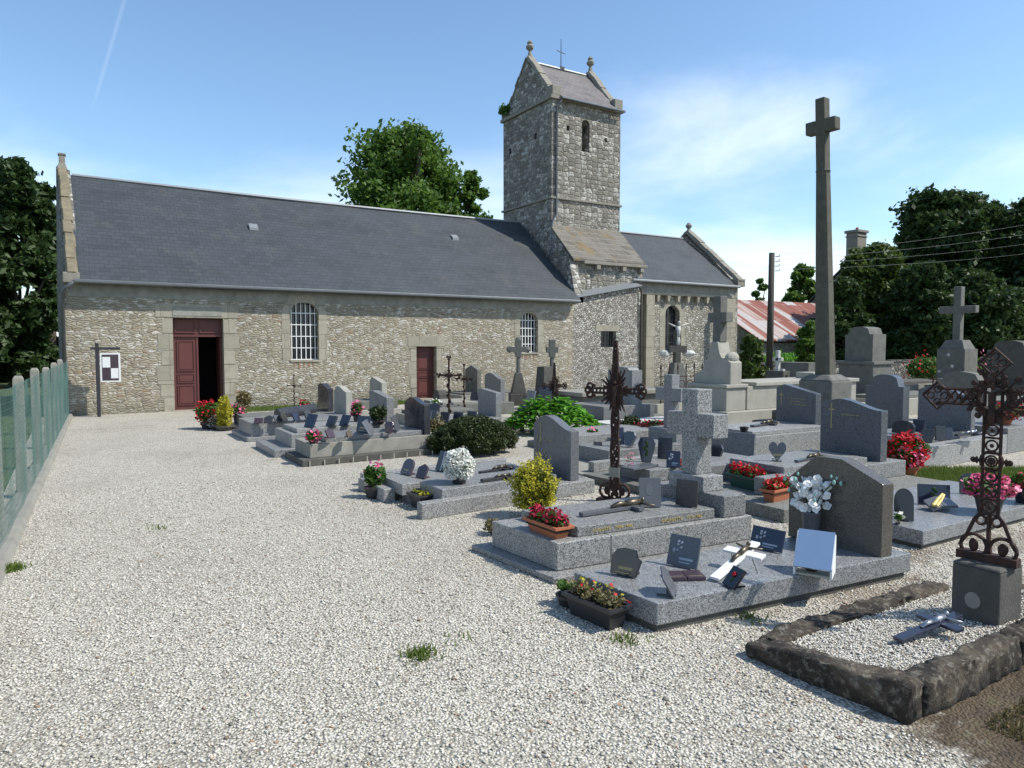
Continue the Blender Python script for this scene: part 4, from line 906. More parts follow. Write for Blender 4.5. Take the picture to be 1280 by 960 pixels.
# ================================================================ GRAVES: builders
def frame(a, b):
    a, b = R(a), R(b); return ((math.cos(a), math.sin(a)), (-math.sin(b), math.cos(b)))
def lz(u, w, x, y): return (x*u[0]+y*w[0], x*u[1]+y*w[1])
def head_poly(style, y0, y1, z0, zr, zl, zp=None):
    """outline in (y,z); y0 is the south (right-hand) edge, y1 the north; zr and zl heights there, zp the peak"""
    w = y1-y0; zp = zp or max(zr, zl)
    if style == 'rect': return [(y0, z0), (y1, z0), (y1, zl), (y0, zr)]
    if style == 'slant': return [(y0, z0), (y1, z0), (y1, zl), (y1-w*.2, zp), (y0, zr)]
    if style == 'chamfer': return [(y0, z0), (y1, z0), (y1, zl), (y1-w*.30, zp), (y0+w*.42, zp), (y0, zr)]
    pts = [(y0, z0), (y1, z0)]; n = 16
    for i in range(n+1):
        t = 1-i/n
        if style == 'wave':
            z = zr+(zp-zr)*(0.5-0.5*math.cos(math.pi*min(1, t/0.68))); 
            if t > .68: z = zp-(zp-zl)*((t-.68)/.32)**1.6
        elif style == 'round': z = zr+(zp-zr)*math.sin(math.pi*t)**0.6 if 0 < t < 1 else zr
        elif style == 'shoulder':
            q = abs(t-.5)*2; z = zr if q > .72 else zr+(zp-zr)*(0.45+0.55*math.sqrt(max(0, 1-(q/.72)**2)))
        elif style == 'peak': z = zr+(zp-zr)*(1-abs(t-.5)*2)
        pts.append((y0+w*t, z))
    return pts
TOMBS = {}
def tomb(label, loc, tiers, ang=(0, 0), head=None, group='granite tombs in rows', name='tomb'):
    t = thing(name, label, 'tomb', (loc[0], loc[1], 0), 0, group); u, w = frame(*ang)
    for (nm, x0, x1, y0, y1, z0, z1, mat) in tiers:
        mb = MB(); mb.box(x0, x1, y0, y1, z0, z1); mb.build(nm, M[mat], t, bevel=0.008, shear=(u, w))
    if head:
        hs = head if isinstance(head, list) else [head]
        for h in hs:
            mb = MB(); mb.prism(head_poly(h['s'], h['y0'], h['y1'], h['z0'], h['zr'], h['zl'], h.get('zp')), h['x'], h['x']+h['t'], 'x')
            o = mb.build('headstone', M[h['m']], t, bevel=0.006, shear=(u, w))
            if h.get('cross'):
                cy_, cz, cw, chh = h['cross']; g = MB(); X = h['x']
                g.box(X-.004, X, cy_-.009, cy_+.009, cz-chh/2, cz+chh/2); g.box(X-.0035, X, cy_-cw/2, cy_+cw/2, cz+chh*.22, cz+chh*.22+.016)
                g.build('gilt_cross', M['gold_dim'], o, shear=(u, w))
            if h.get('lines'):
                g = MB(); X = h['x']
                for (ya, yb, z) in h['lines']:
                    y = ya
                    while y < yb: g.box(X-.003, X, y, y+.012, z, z+.014+.004*math.sin(y*90)); y += .019
                g.build('faded_inscription', M['gold_dim'], o, shear=(u, w))
    TOMBS[label] = t; return t
def text_mesh(name, s, size, mat, parent, origin, xd, ud, spacing=1.0):
    cu = bpy.data.curves.new(name, 'FONT'); cu.body = s; cu.size = size; cu.extrude = 0.002; cu.space_character = spacing
    o = bpy.data.objects.new(name, cu); COL.objects.link(o); bpy.context.view_layer.update()
    me = bpy.data.meshes.new_from_object(o.evaluated_get(bpy.context.evaluated_depsgraph_get())); COL.objects.unlink(o); bpy.data.objects.remove(o)
    xd, ud = Vector(xd).normalized(), Vector(ud).normalized(); nd = xd.cross(ud); O = Vector(origin)
    for v in me.vertices: v.co = O+xd*v.co.x+ud*v.co.y+nd*v.co.z
    me.materials.clear(); me.materials.append(mat); o2 = bpy.data.objects.new(name, me); COL.objects.link(o2)
    if parent: o2.parent = parent
    return o2
def depth_of(p): return p[0]*math.cos(HEAD)+p[1]*math.sin(HEAD)
def plaque(kind, label, a, b, z, hpx, mat='slateplq', tilt=14, deco=None, thick=0.022, stand=True, group='memorial plaques on the graves', wmin=0.06):
    """memorial plaque standing with its foot between two photo points on a surface of height z"""
    A = Vector(gp(*a, z)); B = Vector(gp(*b, z)); c = (A+B)/2; d = B-A; wd = max(wmin, d.length); rz = math.atan2(d.y, d.x)
    h = hpx*depth_of(c)/FPX/max(.5, math.cos(R(tilt)))
    t = thing('memorial_plaque', label, 'memorial plaque', tuple(c), rz, group)
    w = wd/2
    P = {'rect': [(-w, 0), (w, 0), (w, h), (-w, h)],
         'dome': [(-w, 0), (w, 0)]+[(w*math.cos(math.pi*i/10), h*.62+h*.38*math.sin(math.pi*i/10)) for i in range(11)],
         'shield': [(-w*.55, 0), (w*.55, 0), (w, h*.72), (w*.72, h*.97), (0, h), (-w*.72, h*.97), (-w, h*.72)],
         'notch': [(-w, .0), (w*.72, 0), (w, h*.62), (w*.72, h*.72), (w*.58, h*.98), (-w*.2, h), (-w*.7, h*.9), (-w, h*.62)],
         'heart': [(w*math.sin(q)**3, h*(.47+(13*math.cos(q)-5*math.cos(2*q)-2*math.cos(3*q)-math.cos(4*q))/32)) for q in [-math.pi+2*math.pi*(i+.5)/20 for i in range(20)]] if True else [(0, 0)]+[(w*1.0*math.sin(math.pi*s)**0.8, h*(0.05+0.95*s)) if s < .75 else (w*math.sin(math.pi*s*1.0)*1.05+0.02, h*(0.98-(s-.75)*.3)) for s in [i/10 for i in range(1, 10)]]+[(0, h*.88)]+[(-(w*1.0*math.sin(math.pi*s)**0.8), h*(0.05+0.95*s)) if s < .75 else (-(w*math.sin(math.pi*s)*1.05+0.02), h*(0.98-(s-.75)*.3)) for s in [i/10 for i in range(9, 0, -1)]],
         'slope': [(-w, 0), (w, 0), (w, h*.8), (w*.2, h), (-w, h*.72)]}[kind if kind != 'book' else 'rect']
    mb = MB(); mb.prism(P, -thick/2, thick/2, 'y'); rot = Matrix.Translation((0, -.01, .004)) @ Matrix.Rotation(-R(tilt), 4, 'X'); mb.xf(rot)
    pn = mb.build('panel', M[mat], t, bevel=0.003)
    if kind == 'book':
        m2 = MB(); m2.box(-.008, .008, -thick/2-.006, -thick/2-.0005, 0, h); m2.xf(rot); m2.build('spine', M['silver'], pn)
    if stand:
        s = MB(); D = min(.10, h*.5+.03); s.box(-w*.5, w*.5, -.02, D, 0, .012); s.box(-.012, .012, D*.3, D*.3+.012, 0.01, h*.45); s.build('stand', M[mat], t)
    f = -thick/2-.002
    if deco == 'gold':
        g = MB(); g.box(-w*.45, w*.5, f, f+.0015, h*.22, h*.32); g.box(-w*.62, w*.3, f, f+.001, h*.08, h*.12); g.xf(rot); g.build('gilt_line', M['gold_dim'], pn)
    elif deco == 'silver':
        g = MB(); g.box(-w*.2, w*.7, f, f+.0015, h*.22, h*.29); g.box(-w*.2, w*.5, f, f+.0015, h*.12, h*.16)
        for i in range(7): g.ball((-w*.4+w*.25*math.sin(i*2.1), f, h*.62+h*.16*math.cos(i*1.7)), .012, .006, .012, 6, 4)
        g.xf(rot); g.build('metal_spray', M['silver'], pn)
    elif deco == 'rose':
        g = MB(); g.ball((0, f-.004, h*.62), .016, .012, .016, 8, 6, .2); g.xf(rot); g.build('rose', M['red'], pn)
        g = MB(); g.tube([(0, f, h*.6), (.01, f, h*.25)], .003, 4); g.ball((.014, f, h*.4), .012, .003, .006, 6, 4); g.xf(rot); g.build('rose_stem', M['leaf'], pn)
    elif deco == 'green':
        g = MB()
        for i in range(5): g.ball((w*.12*math.sin(i*2.4), f-.002, h*(.3+.12*i)), w*.14, .008, h*.09, 6, 5, .3)
        g.xf(rot); g.build('leaf_ornament', M['leaf'], pn)
    elif deco == 'photo':
        g = MB(); g.prism([(w*.35*math.cos(k*.52)-w*.1, h*.6+h*.2*math.sin(k*.52)) for k in range(12)], f, f+.0015, 'y'); g.xf(rot); g.build('oval_photo', M['zinc'], pn)
    return t
def trough(label, c, L, W, H, z, rz, potmat, flower, name='flower_trough', n=900, fs=0.032, fh=.10, leafy='leaf', group='flower troughs on the graves', loc=None, fn=None):
    p = loc or gp(*c, z); t = thing(name, label, 'planter', (p[0], p[1], z), R(rz), group); mb = MB(); o = .018
    x, y = L/2, W/2
    mb.add([(-x+.03,-y+.025,0),(x-.03,-y+.025,0),(x-.03,y-.025,0),(-x+.03,y-.025,0),(-x,-y,H),(x,-y,H),(x,y,H),(-x,y,H)], [(0,3,2,1),(0,1,5,4),(1,2,6,5),(2,3,7,6),(3,0,4,7)])
    mb.build('trough', M[potmat], t); r = MB()
    for (a, b, c_, d) in ((-x-o, x+o, -y-o, -y+.006), (-x-o, x+o, y-.006, y+o), (-x-o, -x+.006, -y+.006, y-.006), (x-.006, x+o, -y+.006, y-.006)): r.box(a, b, c_, d, H-.022, H+.003)
    r.build('rim', M[potmat], t, bevel=.003)
    s = MB(); s.box(-x+.008, x-.008, -y+.008, y-.008, H-.05, H-.012); s.build('soil', M['soil'], t)
    P = crown_points([((x*(k-2)/2.6, 0, H+fh*.15), (L*.16, W*.50, fh*.8)) for k in range(5)], n, .8); P = P[P[:, 2] > H-.01]; leaf_cloud('leaves', P, fs*.9, M[leafy], t, updir=.5)
    if flower:
        P = crown_points([((x*(k-3)/3.4, W*.1*math.sin(k*4), H+fh*(.45+.15*math.sin(k*2.7))), (L*.10, W*.42, fh*.62)) for k in range(7)], fn or n, .25); P = P[P[:, 2] > H]
        leaf_cloud('blossoms', P, fs, M[flower], t, aspect=1.0)
    return t
def pot(label, c, z, r, H, potmat, flower, bw, bh, n=900, rough=.45, ls=.04, fs=.035, nf=260, leafy='leaf', name='flower_pot', group=None, cat='potted plant', loc=None, droop=0.0):
    p = loc or gp(*c, z); t = thing(name, label, cat, (p[0], p[1], z), 0, group)
    mb = MB(); mb.lathe((0, 0, 0), [(r*.72, 0), (r*.95, H*.8), (r*1.04, H*.82), (r*1.04, H), (r*.9, H)], 16); mb.build('pot', M[potmat], t, smooth=False)
    mb = MB(); mb.lathe((0, 0, H*.8), [(r*.88, 0), (r*.88, H*.22)], 12); mb.build('soil', M['soil'], t)
    bush_on(t, 'leaves', (0, 0, H+bh*.42-droop), bw, bw, bh*.62, n, ls, M[leafy], rough=rough)
    if flower:
        P = crown_points([((0, 0, H+bh*.46-droop), (bw*1.02, bw*1.02, bh*.68))], nf, .18, rough=rough); P = P[P[:, 2] > H*.7-droop]; leaf_cloud('blossoms', P, fs, M[flower], t, aspect=1.0, updir=.6)
    return t
def cross_solid(mb, x0, x1, yc, z0, z1, w, arm, za, zb):
    mb.box(x0, x1, yc-w/2, yc+w/2, z0, z1); mb.box(x0+.002, x1-.002, yc-arm, yc+arm, za, zb); return mb
def corpus(mb, o, s, up, side, fr):
    """small figure of Christ on a crucifix: up/side/front are unit vectors"""
    o, up, side, fr = Vector(o), Vector(up), Vector(side), Vector(fr)
    P = lambda a, b, c: o+up*a*s+side*b*s+fr*c*s
    mb.tube([P(-.46, .01, .03), P(-.28, .03, .07), P(-.10, 0, .05)], .035*s, 6, .05*s); mb.tube([P(-.46, -.01, .03), P(-.28, -.02, .08), P(-.10, 0, .05)], .035*s, 6, .05*s)
    mb.tube([P(-.12, 0, .05), P(.05, 0, .06), P(.22, 0, .05)], .065*s, 7, .075*s)
    mb.tube([P(.20, .04, .05), P(.25, .18, .04), P(.32, .34, .03)], .032*s, 5, .02*s); mb.tube([P(.20, -.04, .05), P(.25, -.18, .04), P(.32, -.34, .03)], .032*s, 5, .02*s)
    c = P(.33, .02, .08); mb.ball(c, .055*s, .055*s, .06*s, 8, 6)
# wrought-iron crosses, built in the x-z plane facing -y
def iron_cross(label, loc, H, arm, rz, style='ornate', z=0.0, group=None, width=0.11, za=None, base=None):
    t = thing('iron_cross', label, 'iron cross', (loc[0], loc[1], z), R(rz), group); za = za or H*.72; w = width/2; k = w*.15
    st = MB(); ar = MB(); oc = MB(); bs = MB()
    if style == 'ornate':
        k = w*.21; zb = H*.22
        for s in (-1, 1):
            st.tube([(s*w, 0, zb), (s*w, 0, H-.22*H*.5)], k, 4); ar.tube([(s*w*1.6, 0, za+w), (s*(arm-w*1.8), 0, za+w)], k, 4); ar.tube([(s*w*1.6, 0, za-w), (s*(arm-w*1.8), 0, za-w)], k, 4)
            # lozenge ends with an inner lattice
            c = (s*(arm-w*1.9), 0, za); q = w*1.9
            ar.tube([(c[0]-q, 0, za), (c[0], 0, za+q), (c[0]+q, 0, za), (c[0], 0, za-q), (c[0]-q, 0, za)], k, 4)
            for (dx, dz) in ((.45, 0), (-.45, 0), (0, .45), (0, -.45)): ar.ring((c[0]+dx*q, 0, za+dz*q), q*.24, k*.6, 'y', 8)
            for i in range(4):
                x = s*(w*2.2+(arm-w*5.2)*i/3.6); ar.ball((x, 0, za), w*.34, k, w*.34, 6, 5); ar.tube([(x-w*.5, 0, za-w*.8), (x+w*.5, 0, za+w*.8)], k*.6, 4); ar.tube([(x-w*.5, 0, za+w*.8), (x+w*.5, 0, za-w*.8)], k*.6, 4)
        zt = H-w*1.9; q = w*1.9
        st.tube([(-q, 0, zt), (0, 0, zt+q), (q, 0, zt), (0, 0, zt-q), (-q, 0, zt)], k, 4)
        for (dx, dz) in ((.45, 0), (-.45, 0), (0, .45), (0, -.45)): st.ring((dx*q, 0, zt+dz*q), q*.24, k*.6, 'y', 8)
        z_ = zb
        while z_ < zt-q:
            if abs(z_-za) > .10: st.ring((0, 0, z_+w), w*.72, k*.7, 'y', 10); st.ball((0, 0, z_+w), w*.28, k*1.2, w*.28, 6, 5); st.tube([(-w, 0, z_), (w, 0, z_)], k*.7, 4)
            z_ += w*2.05
        oc.ring((0, 0, za), w*1.7, k*1.3, 'y', 18)
        for i in range(30):
            a = 2*math.pi*i/30; r1 = w*(3.2 if i % 6 == 3 else 2.6); r1 = r1*(1.15 if i % 2 else .9)
            p0 = (w*1.7*math.cos(a), 0, za+w*1.7*math.sin(a)); p1 = (r1*math.cos(a+.12), -.005*(i % 3), za+r1*math.sin(a+.12)); oc.tube([p0, ((p0[0]+p1[0])/2, -.008, (p0[2]+p1[2])/2), p1], k*.9, 5, k*.5)
            oc.ball(p1, k*2.0, k*.9, k*2.0, 6, 4, .3)
        zc = zb+(za-zb)*.46; oc.ring((0, 0, zc), w*1.3, k, 'y', 14)
        for s in (-1, 1): oc.tube([(s*w*1.2, 0, zc), (s*w*2.1, 0, zc)], k*1.4, 5, k*.6); oc.ball((s*w*2.1, 0, zc), k*2, k, k*2, 6, 4); oc.ball((s*w*1.7, 0, zc), k, k, k*2.6, 6, 4)
        oc.ball((0, 0, zc), w*.55, k*1.5, w*.55, 8, 5)
        corpus(oc, (0, -.012, za-.03), .30, (0, 0, 1), (1, 0, 0), (0, -1, 0))
        # flared base: two big loops each holding a heart-shaped leaf
        R0 = H*.064
        for s in (-1, 1):
            bs.ring((s*R0*.95, 0, R0*.95), R0*.86, k*1.2, 'y', 18); bs.ball((s*R0*.95, 0, R0*1.0), R0*.34, k*1.2, R0*.5, 8, 6, .1)
            bs.tube([(s*w, 0, zb), (s*w*1.7, 0, zb*.86), (s*R0*1.5, 0, R0*1.5), (s*R0*1.85, 0, R0*.9), (s*R0*1.5, 0, .02)], k*1.2, 5)
            bs.ring((s*w*.9, 0, zb*.86), w*.6, k, 'y', 10)
        bs.tube([(0, 0, 0), (0, 0, zb)], k*1.4, 5); bs.box(-R0*1.95, R0*1.95, -.04, .04, -.005, .045)
        bs.build('scrolled_base', M['rust'], t)
    elif style == 'scroll':
        k = w*.24
        # shaft of paired scrolls with a waist, spiky glory and trefoil arm ends
        prof = [(0, .14), (.05, .17), (.12, .13), (.2, .09), (.32, .115), (.42, .08), (.5, .105), (.58, .07), (.7, .075), (.85, .06), (.93, .05), (1, .02)]
        for s in (-1, 1):
            st.tube([(s*p[1]*width*5.2*.9, 0, p[0]*H) for p in prof], k*1.5, 5)
        for i in range(22):
            zz = H*(.04+.92*i/22); wi = np.interp(zz/H, [p[0] for p in prof], [p[1] for p in prof])*width*4.6
            st.ring((0, 0, zz), wi*.62, k*1.2, 'y', 9, .9); st.ball((wi*.35*(-1)**i, 0, zz+.02), k*2.6, k*1.2, k*3.4, 6, 4, .3)
        for s in (-1, 1):
            ar.tube([(0, 0, za+w*.6), (s*arm*.7, 0, za+w*.6)], k*1.4, 5); ar.tube([(0, 0, za-w*.6), (s*arm*.7, 0, za-w*.6)], k*1.4, 5)
            for i in range(5): ar.ring((s*arm*(.2+.12*i), 0, za), w*.55, k*1.0, 'y', 8)
            for a in (-50, 0, 50): ar.ring((s*(arm*.74+.16*arm*math.cos(R(a))), 0, za+.17*arm*math.sin(R(a))), .10*arm, k*1.4, 'y', 9)
            ar.tube([(s*arm*.66, 0, za+w*1.2), (s*arm*.9, 0, za+w*2.0)], k*1.5, 5, k*.6); ar.tube([(s*arm*.66, 0, za-w*1.2), (s*arm*.9, 0, za-w*2.0)], k*1.5, 5, k*.6)
        for i in range(28):
            a = 2*math.pi*i/28; r1 = w*(4.6 if i % 4 == 0 else 3.8 if i % 2 else 2.6); oc.tube([(w*.7*math.cos(a), 0, za+w*.7*math.sin(a)), (r1*.9*math.cos(a), 0, za+r1*1.5*math.sin(a))], k*2.4, 4, k*.8)
        oc.ring((0, 0, za), w*2.0, k*1.6, 'y', 16); corpus(oc, (0, -.015, za-.02), .34, (0, 0, 1), (1, 0, 0), (0, -1, 0))
        bs.box(-.20, .20, -.07, .07, -.02, .03)
        for s in (-1, 1): bs.ring((s*.09, 0, .12), .085, k*1.6, 'y', 14); bs.ball((s*.09, 0, .12), .035, .01, .05, 6, 5)
        bs.build('foot_scrolls', M['rust'], t)
        pl = MB(); pl.box(-.06, .06, -.022, -.010, H*.155, H*.215); pl.build('enamel_label', M['concrete'], t)
    else:
        st.tube([(0, 0, 0), (0, 0, H)], w*.5, 6, w*.42); ar.tube([(-arm, 0, za), (arm, 0, za)], w*.42, 6)
        for (x, zz) in ((-arm, za), (arm, za), (0, H)):
            for a in range(3): oc.ball((x+w*.7*math.cos(a*2.1+.5), 0, zz+w*.7*math.sin(a*2.1+.5)), w*.62, w*.3, w*.62, 7, 5, .2)
        for i in range(14): a = 2*math.pi*i/14; oc.tube([(0, 0, za), (w*3.2*math.cos(a), 0, za+w*2.6*math.sin(a))], w*.28, 4, w*.1)
        for i in range(8): oc.ball((w*.5*(-1)**i, 0, za*(.1+.1*i)), w*.7, w*.4, w*.9, 6, 5, .3)
        bs.taper(-w*2.2, w*2.2, -w*2, w*2, 0, .12, .02); bs.build('foot', M['rust'], t)
    st.build('shaft', M['rust'], t); ar.build('arms', M['rust'], t); oc.build('ornament', M['rust'], t)
    return t
# ================================================================ GRAVES: the front row
gA = tomb('low speckled grey slab grave in the foreground with the brown polished headstone', (3.04, 3.21),
     [('foundation', .02, 2.38, .02, .73, -.01, .05, 'concrete_dark'), ('slab', 0, 2.42, 0, .76, .05, .195, 'gran')], (-5.5, 6),
     dict(s='chamfer', x=2.10, t=.13, y0=.02, y1=.78, z0=.195, zr=.75, zl=.70, zp=.90, m='brown'))
uB, wB = frame(-5, 5)
gB = tomb('grey granite tomb with a tall thick granite cross and gold names on its side', (3.02, 4.29),
     [('footing', 0, 2.35, 0, 1.12, 0, .05, 'gran2'), ('box', .12, .62, .13, 1.0, .052, .27, 'gran2'), ('box', .625, 2.14, .13, 1.0, .052, .268, 'gran2'), ('slab', .36, 1.78, .20, .93, .27, .355, 'gran2'),
      ('cross_block', 1.84, 2.10, .16, .98, .27, .46, 'gran2'), ('cross_block', 1.83, 2.07, .38, .78, .46, .60, 'gran2')], (-5, 5))
mb = MB(); cross_solid(mb, 1.87, 2.05, .585, .60, 1.385, .175, .27, .95, 1.165); mb.build('stone_cross', M['gran2'], gB, bevel=.006, shear=(uB, wB))
def side_text(s, x, z, size, tomb_, uw, y):
    u, w = uw; o = lz(u, w, x, y-.003); return text_mesh('gilt_lettering', s, size, M['gold'], tomb_, (o[0], o[1], z), (u[0], u[1], 0), (0, 0, 1), 1.15)
side_text('AUGUSTE   1904-1980', .50, .297, .036, gB, (uB, wB), .20); side_text('GEORGETTE   1910-1986', 1.19, .297, .036, gB, (uB, wB), .20)
gC = tomb('double granite tomb with a curved-top headstone engraved with golden plants', (3.0, 6.61),
     [('kerb', 0, 2.34, 0, .13, 0, .165, 'gran2'), ('foundation', .2, 2.3, .132, 2.0, 0, .10, 'gran'), ('slab', .30, 1.85, .135, .70, .10, .255, 'gran'), ('slab', .10, 1.85, .75, 1.50, .10, .23, 'gran2'),
      ('kerb', -.04, .10, .95, 1.22, 0, .155, 'gran2'), ('kerb', -.04, .10, 1.60, 1.80, 0, .15, 'gran2'), ('kerb', 1.9, 2.34, .135, 1.1, .10, .17, 'gran2'), ('kerb', .1, 2.3, 2.0, 2.12, 0, .15, 'gran2')], (3, 0),
     dict(s='wave', x=2.02, t=.13, y0=.08, y1=.88, z0=.17, zr=.76, zl=.79, zp=.91, m='polish', cross=(.72, .68, .0, .26), lines=[(.45, .62, .60)]))
# engraved golden stems on its face
uC, wC = frame(3, 0); g = MB(); X = 2.016
for (y0, z0, y1, z1) in ((.74, .30, .70, .60), (.68, .28, .62, .44), (.60, .26, .57, .40), (.80, .40, .78, .62)):
    g.tube([(X, y0, z0), (X, (y0+y1)/2+.02, (z0+z1)/2), (X, y1, z1)], .003, 4)
    g.ball((X, y1, z1), .002, .012, .025, 6, 5); g.ball((X, y0-.02, (z0+z1)/2), .002, .016, .008, 6, 4)
g.build('golden_plant_engraving', M['gold_dim'], gC, shear=(uC, wC))
# the left-hand cluster near the church door
gL3 = tomb('concrete-sided tomb with a dark mirror-polished headstone, nearest of the left cluster', (2.82, 10.4),
     [('footing', 0, 2.45, 0, 1.0, 0, .10, 'concrete_dark'), ('box', .15, 2.33, .12, .95, .10, .31, 'concrete'), ('slab', .42, 2.05, .20, .88, .31, .39, 'gran')], (2, 0),
     dict(s='wave', x=2.06, t=.11, y0=.16, y1=.98, z0=.31, zr=.80, zl=.78, zp=.90, m='darkgran'), group='tombs clustered left of the side door')
mb = MB(); [mb.box(.1+i*.22, .115+i*.22, -.012, -.001, 0, .085) for i in range(11)]; mb.build('footing_joint', M['stone_pale'], gL3)
gL2 = tomb('speckled granite tomb with slanting headstone, second of the left cluster', (2.68, 11.5),
     [('footing', 0, 2.4, 0, 1.35, 0, .12, 'gran'), ('box', .30, 2.3, .12, 1.2, .12, .34, 'gran2'), ('slab', .42, 2.05, .2, 1.1, .34, .41, 'gran2')], (2, 0),
     dict(s='slant', x=2.08, t=.14, y0=.40, y1=1.28, z0=.34, zr=.84, zl=.92, zp=.93, m='gran2'), group='tombs clustered left of the side door')
gL1 = tomb('grey granite tomb with a rounded pale headstone, third of the left cluster', (2.69, 13.6),
     [('footing', 0, 2.5, 0, 1.5, 0, .08, 'gran'), ('box', .10, 2.3, .12, 1.3, .08, .33, 'gran')], (2, 0),
     dict(s='wave', x=2.15, t=.14, y0=.75, y1=1.55, z0=.3, zr=.80, zl=.78, zp=.90, m='stone_pale'), group='tombs clustered left of the side door')
gL0 = tomb('dark tomb with a narrow dark headstone, farthest left of the left cluster', (2.9, 15.3),
     [('footing', 0, 2.4, 0, 1.2, 0, .08, 'gran'), ('box', .1, 2.3, .1, 1.1, .08, .28, 'stone_grey')], (2, 0),
     dict(s='wave', x=1.95, t=.13, y0=.35, y1=1.1, z0=.28, zr=.80, zl=.84, zp=.90, m='darkgran'), group='tombs clustered left of the side door')
gLb = tomb('pale stepped tomb with a small notched headstone standing nearest the nave wall', (4.9, 16.2),
     [('footing', 0, 2.0, 0, 1.1, 0, .22, 'stone_pale'), ('box', .15, 1.9, .1, 1.0, .22, .42, 'stone_grey')], (2, 0),
     dict(s='slant', x=1.5, t=.14, y0=.15, y1=.98, z0=.42, zr=.85, zl=.88, zp=.98, m='stone_pale'), group='tombs clustered left of the side door')
# second row
gD = tomb('wide low grey slab grave with the big pink flower pot, behind the brown headstone', (6.27, 3.33),
     [('foundation', .02, 2.6, .02, 1.1, -.01, .04, 'concrete_dark'), ('slab', 0, 2.62, 0, 1.12, .04, .17, 'gran')], (0, 0))
uF, wF = frame(-3, 0)
gF = tomb('granite tomb with a tall wavy dark-blue speckled headstone bearing a thin gold cross', (6.03, 4.57),
     [('footing', 0, 2.95, 0, 1.62, 0, .14, 'foot'), ('kerb', .37, 2.9, .56, .70, .14, .335, 'gran2'), ('kerb', .37, 2.9, 1.42, 1.55, .14, .335, 'gran2'), ('box', .80, 2.9, .702, 1.418, .14, .33, 'gran2'), ('slab', .77, 2.25, .64, 1.42, .33, .41, 'gran2')], (-3, 0),
     dict(s='wave', x=2.47, t=.13, y0=.62, y1=1.46, z0=.33, zr=.97, zl=1.0, zp=1.09, m='gran3', cross=(1.30, .86, .09, .34), lines=[(.92, 1.16, .88)]))
gG = tomb('pale granite tomb with a peaked headstone carrying a gold cross and three faint lines', (8.97, 7.37),
     [('box', 0, 2.15, 0, 1.1, -.01, .36, 'gran2'), ('slab', .05, 1.75, .08, 1.05, .36, .43, 'gran2')], (-2, 0),
     dict(s='slant', x=1.76, t=.14, y0=.24, y1=1.04, z0=.36, zr=.95, zl=1.02, zp=1.09, m='gran3', cross=(.93, .84, .10, .24), lines=[(.45, .80, .84), (.50, .78, .79), (.42, .76, .74)]))
gH = tomb('low granite tomb with short gold lettering and a blue shield plaque on top', (5.75, 6.15),
     [('footing', 0, 2.45, 0, 1.25, 0, .10, 'foot'), ('slab', .26, 2.2, .34, 1.02, .10, .255, 'gran2')], (-2, 4))
uH, wH = frame(-2, 4); side_text('LAMY', .62, .155, .05, gH, (uH, wH), .34)
gI = tomb('low granite kerb grave with an empty corner behind the rusty scrolled cross', (6.0, 7.6),
     [('footing', -.2, 2.2, -.25, 1.3, 0, .05, 'concrete'), ('kerb', 0, 1.9, 0, .12, .05, .19, 'gran2'), ('slab', .55, 2.0, .35, 1.15, .05, .26, 'gran2')], (0, 0))
gK = tomb('slender granite cross on a square block behind the thick granite cross', (8.3, 8.25),
     [('footing', -.6, .7, -.1, 1.0, 0, .1, 'foot'), ('cross_block', 0, .5, .12, .78, .1, .40, 'gran')], (0, 0), name='cross_tomb')
mb = MB(); cross_solid(mb, .12, .30, .45, .40, 1.29, .18, .30, .86, 1.07); mb.build('stone_cross', M['gran'], gK, bevel=.006)
gM1 = tomb('granite tomb with a slanted headstone just behind the dark round bush', (5.9, 12.3),
     [('box', 0, 2.0, 0, 1.25, 0, .24, 'concrete'), ('slab', .15, 1.5, .1, 1.15, .24, .30, 'gran')], (0, 0),
     dict(s='slant', x=1.52, t=.14, y0=.35, y1=1.12, z0=.22, zr=.79, zl=.84, zp=.85, m='gran'), group='tombs in the middle rows')
gM2 = tomb('grey tomb with a peaked headstone behind the slanted one in the middle', (7.6, 15.6),
     [('box', 0, 2.1, 0, 1.3, 0, .30, 'stone_grey'), ('slab', .1, 1.8, .1, 1.2, .30, .36, 'concrete')], (0, 0),
     dict(s='wave', x=1.9, t=.14, y0=.35, y1=1.2, z0=.3, zr=.88, zl=.96, zp=1.03, m='gran'), group='tombs in the middle rows')
gM3 = tomb('long concrete kerb tomb lying against the foot of the nave wall', (9.9, 18.9),
     [('box', 0, 4.2, 0, 1.4, 0, .26, 'concrete'), ('slab', .1, 4.1, .1, 1.3, .26, .31, 'stone_grey')], (0, 0),
     dict(s='peak', x=.7, t=.14, y0=.3, y1=1.1, z0=.26, zr=1.0, zl=1.0, zp=1.14, m='stone_grey'), group='tombs in the middle rows')
gM4 = tomb('low pale tomb crowded with plaques in front of the side door', (6.3, 14.2),
     [('box', 0, 1.7, 0, 1.1, 0, .22, 'stone_pale'), ('slab', .1, 1.6, .1, 1.0, .22, .30, 'stone_grey')], (0, 0), group='tombs in the middle rows')
gN = tomb('long dark flat tomb beyond the bright green leaves', (11.4, 14.9),
     [('box', 0, 3.4, 0, 1.2, 0, .42, 'stone_grey'), ('slab', -.1, 3.5, -.1, 1.3, .42, .52, 'concrete')], (0, 0), group='tombs in the middle rows')
gL = tomb('plain grey tomb whose broad blank headstone stands before the tower base', (10.4, 12.2),
     [('footing', -.7, 1.6, -.2, 1.5, 0, .12, 'stone_grey'), ('box', -.5, 1.0, 0, 1.3, .12, .42, 'gran')], (0, 0),
     dict(s='shoulder', x=.42, t=.30, y0=.12, y1=.98, z0=.42, zr=1.20, zl=1.20, zp=1.27, m='gran'), group='tombs in the middle rows')
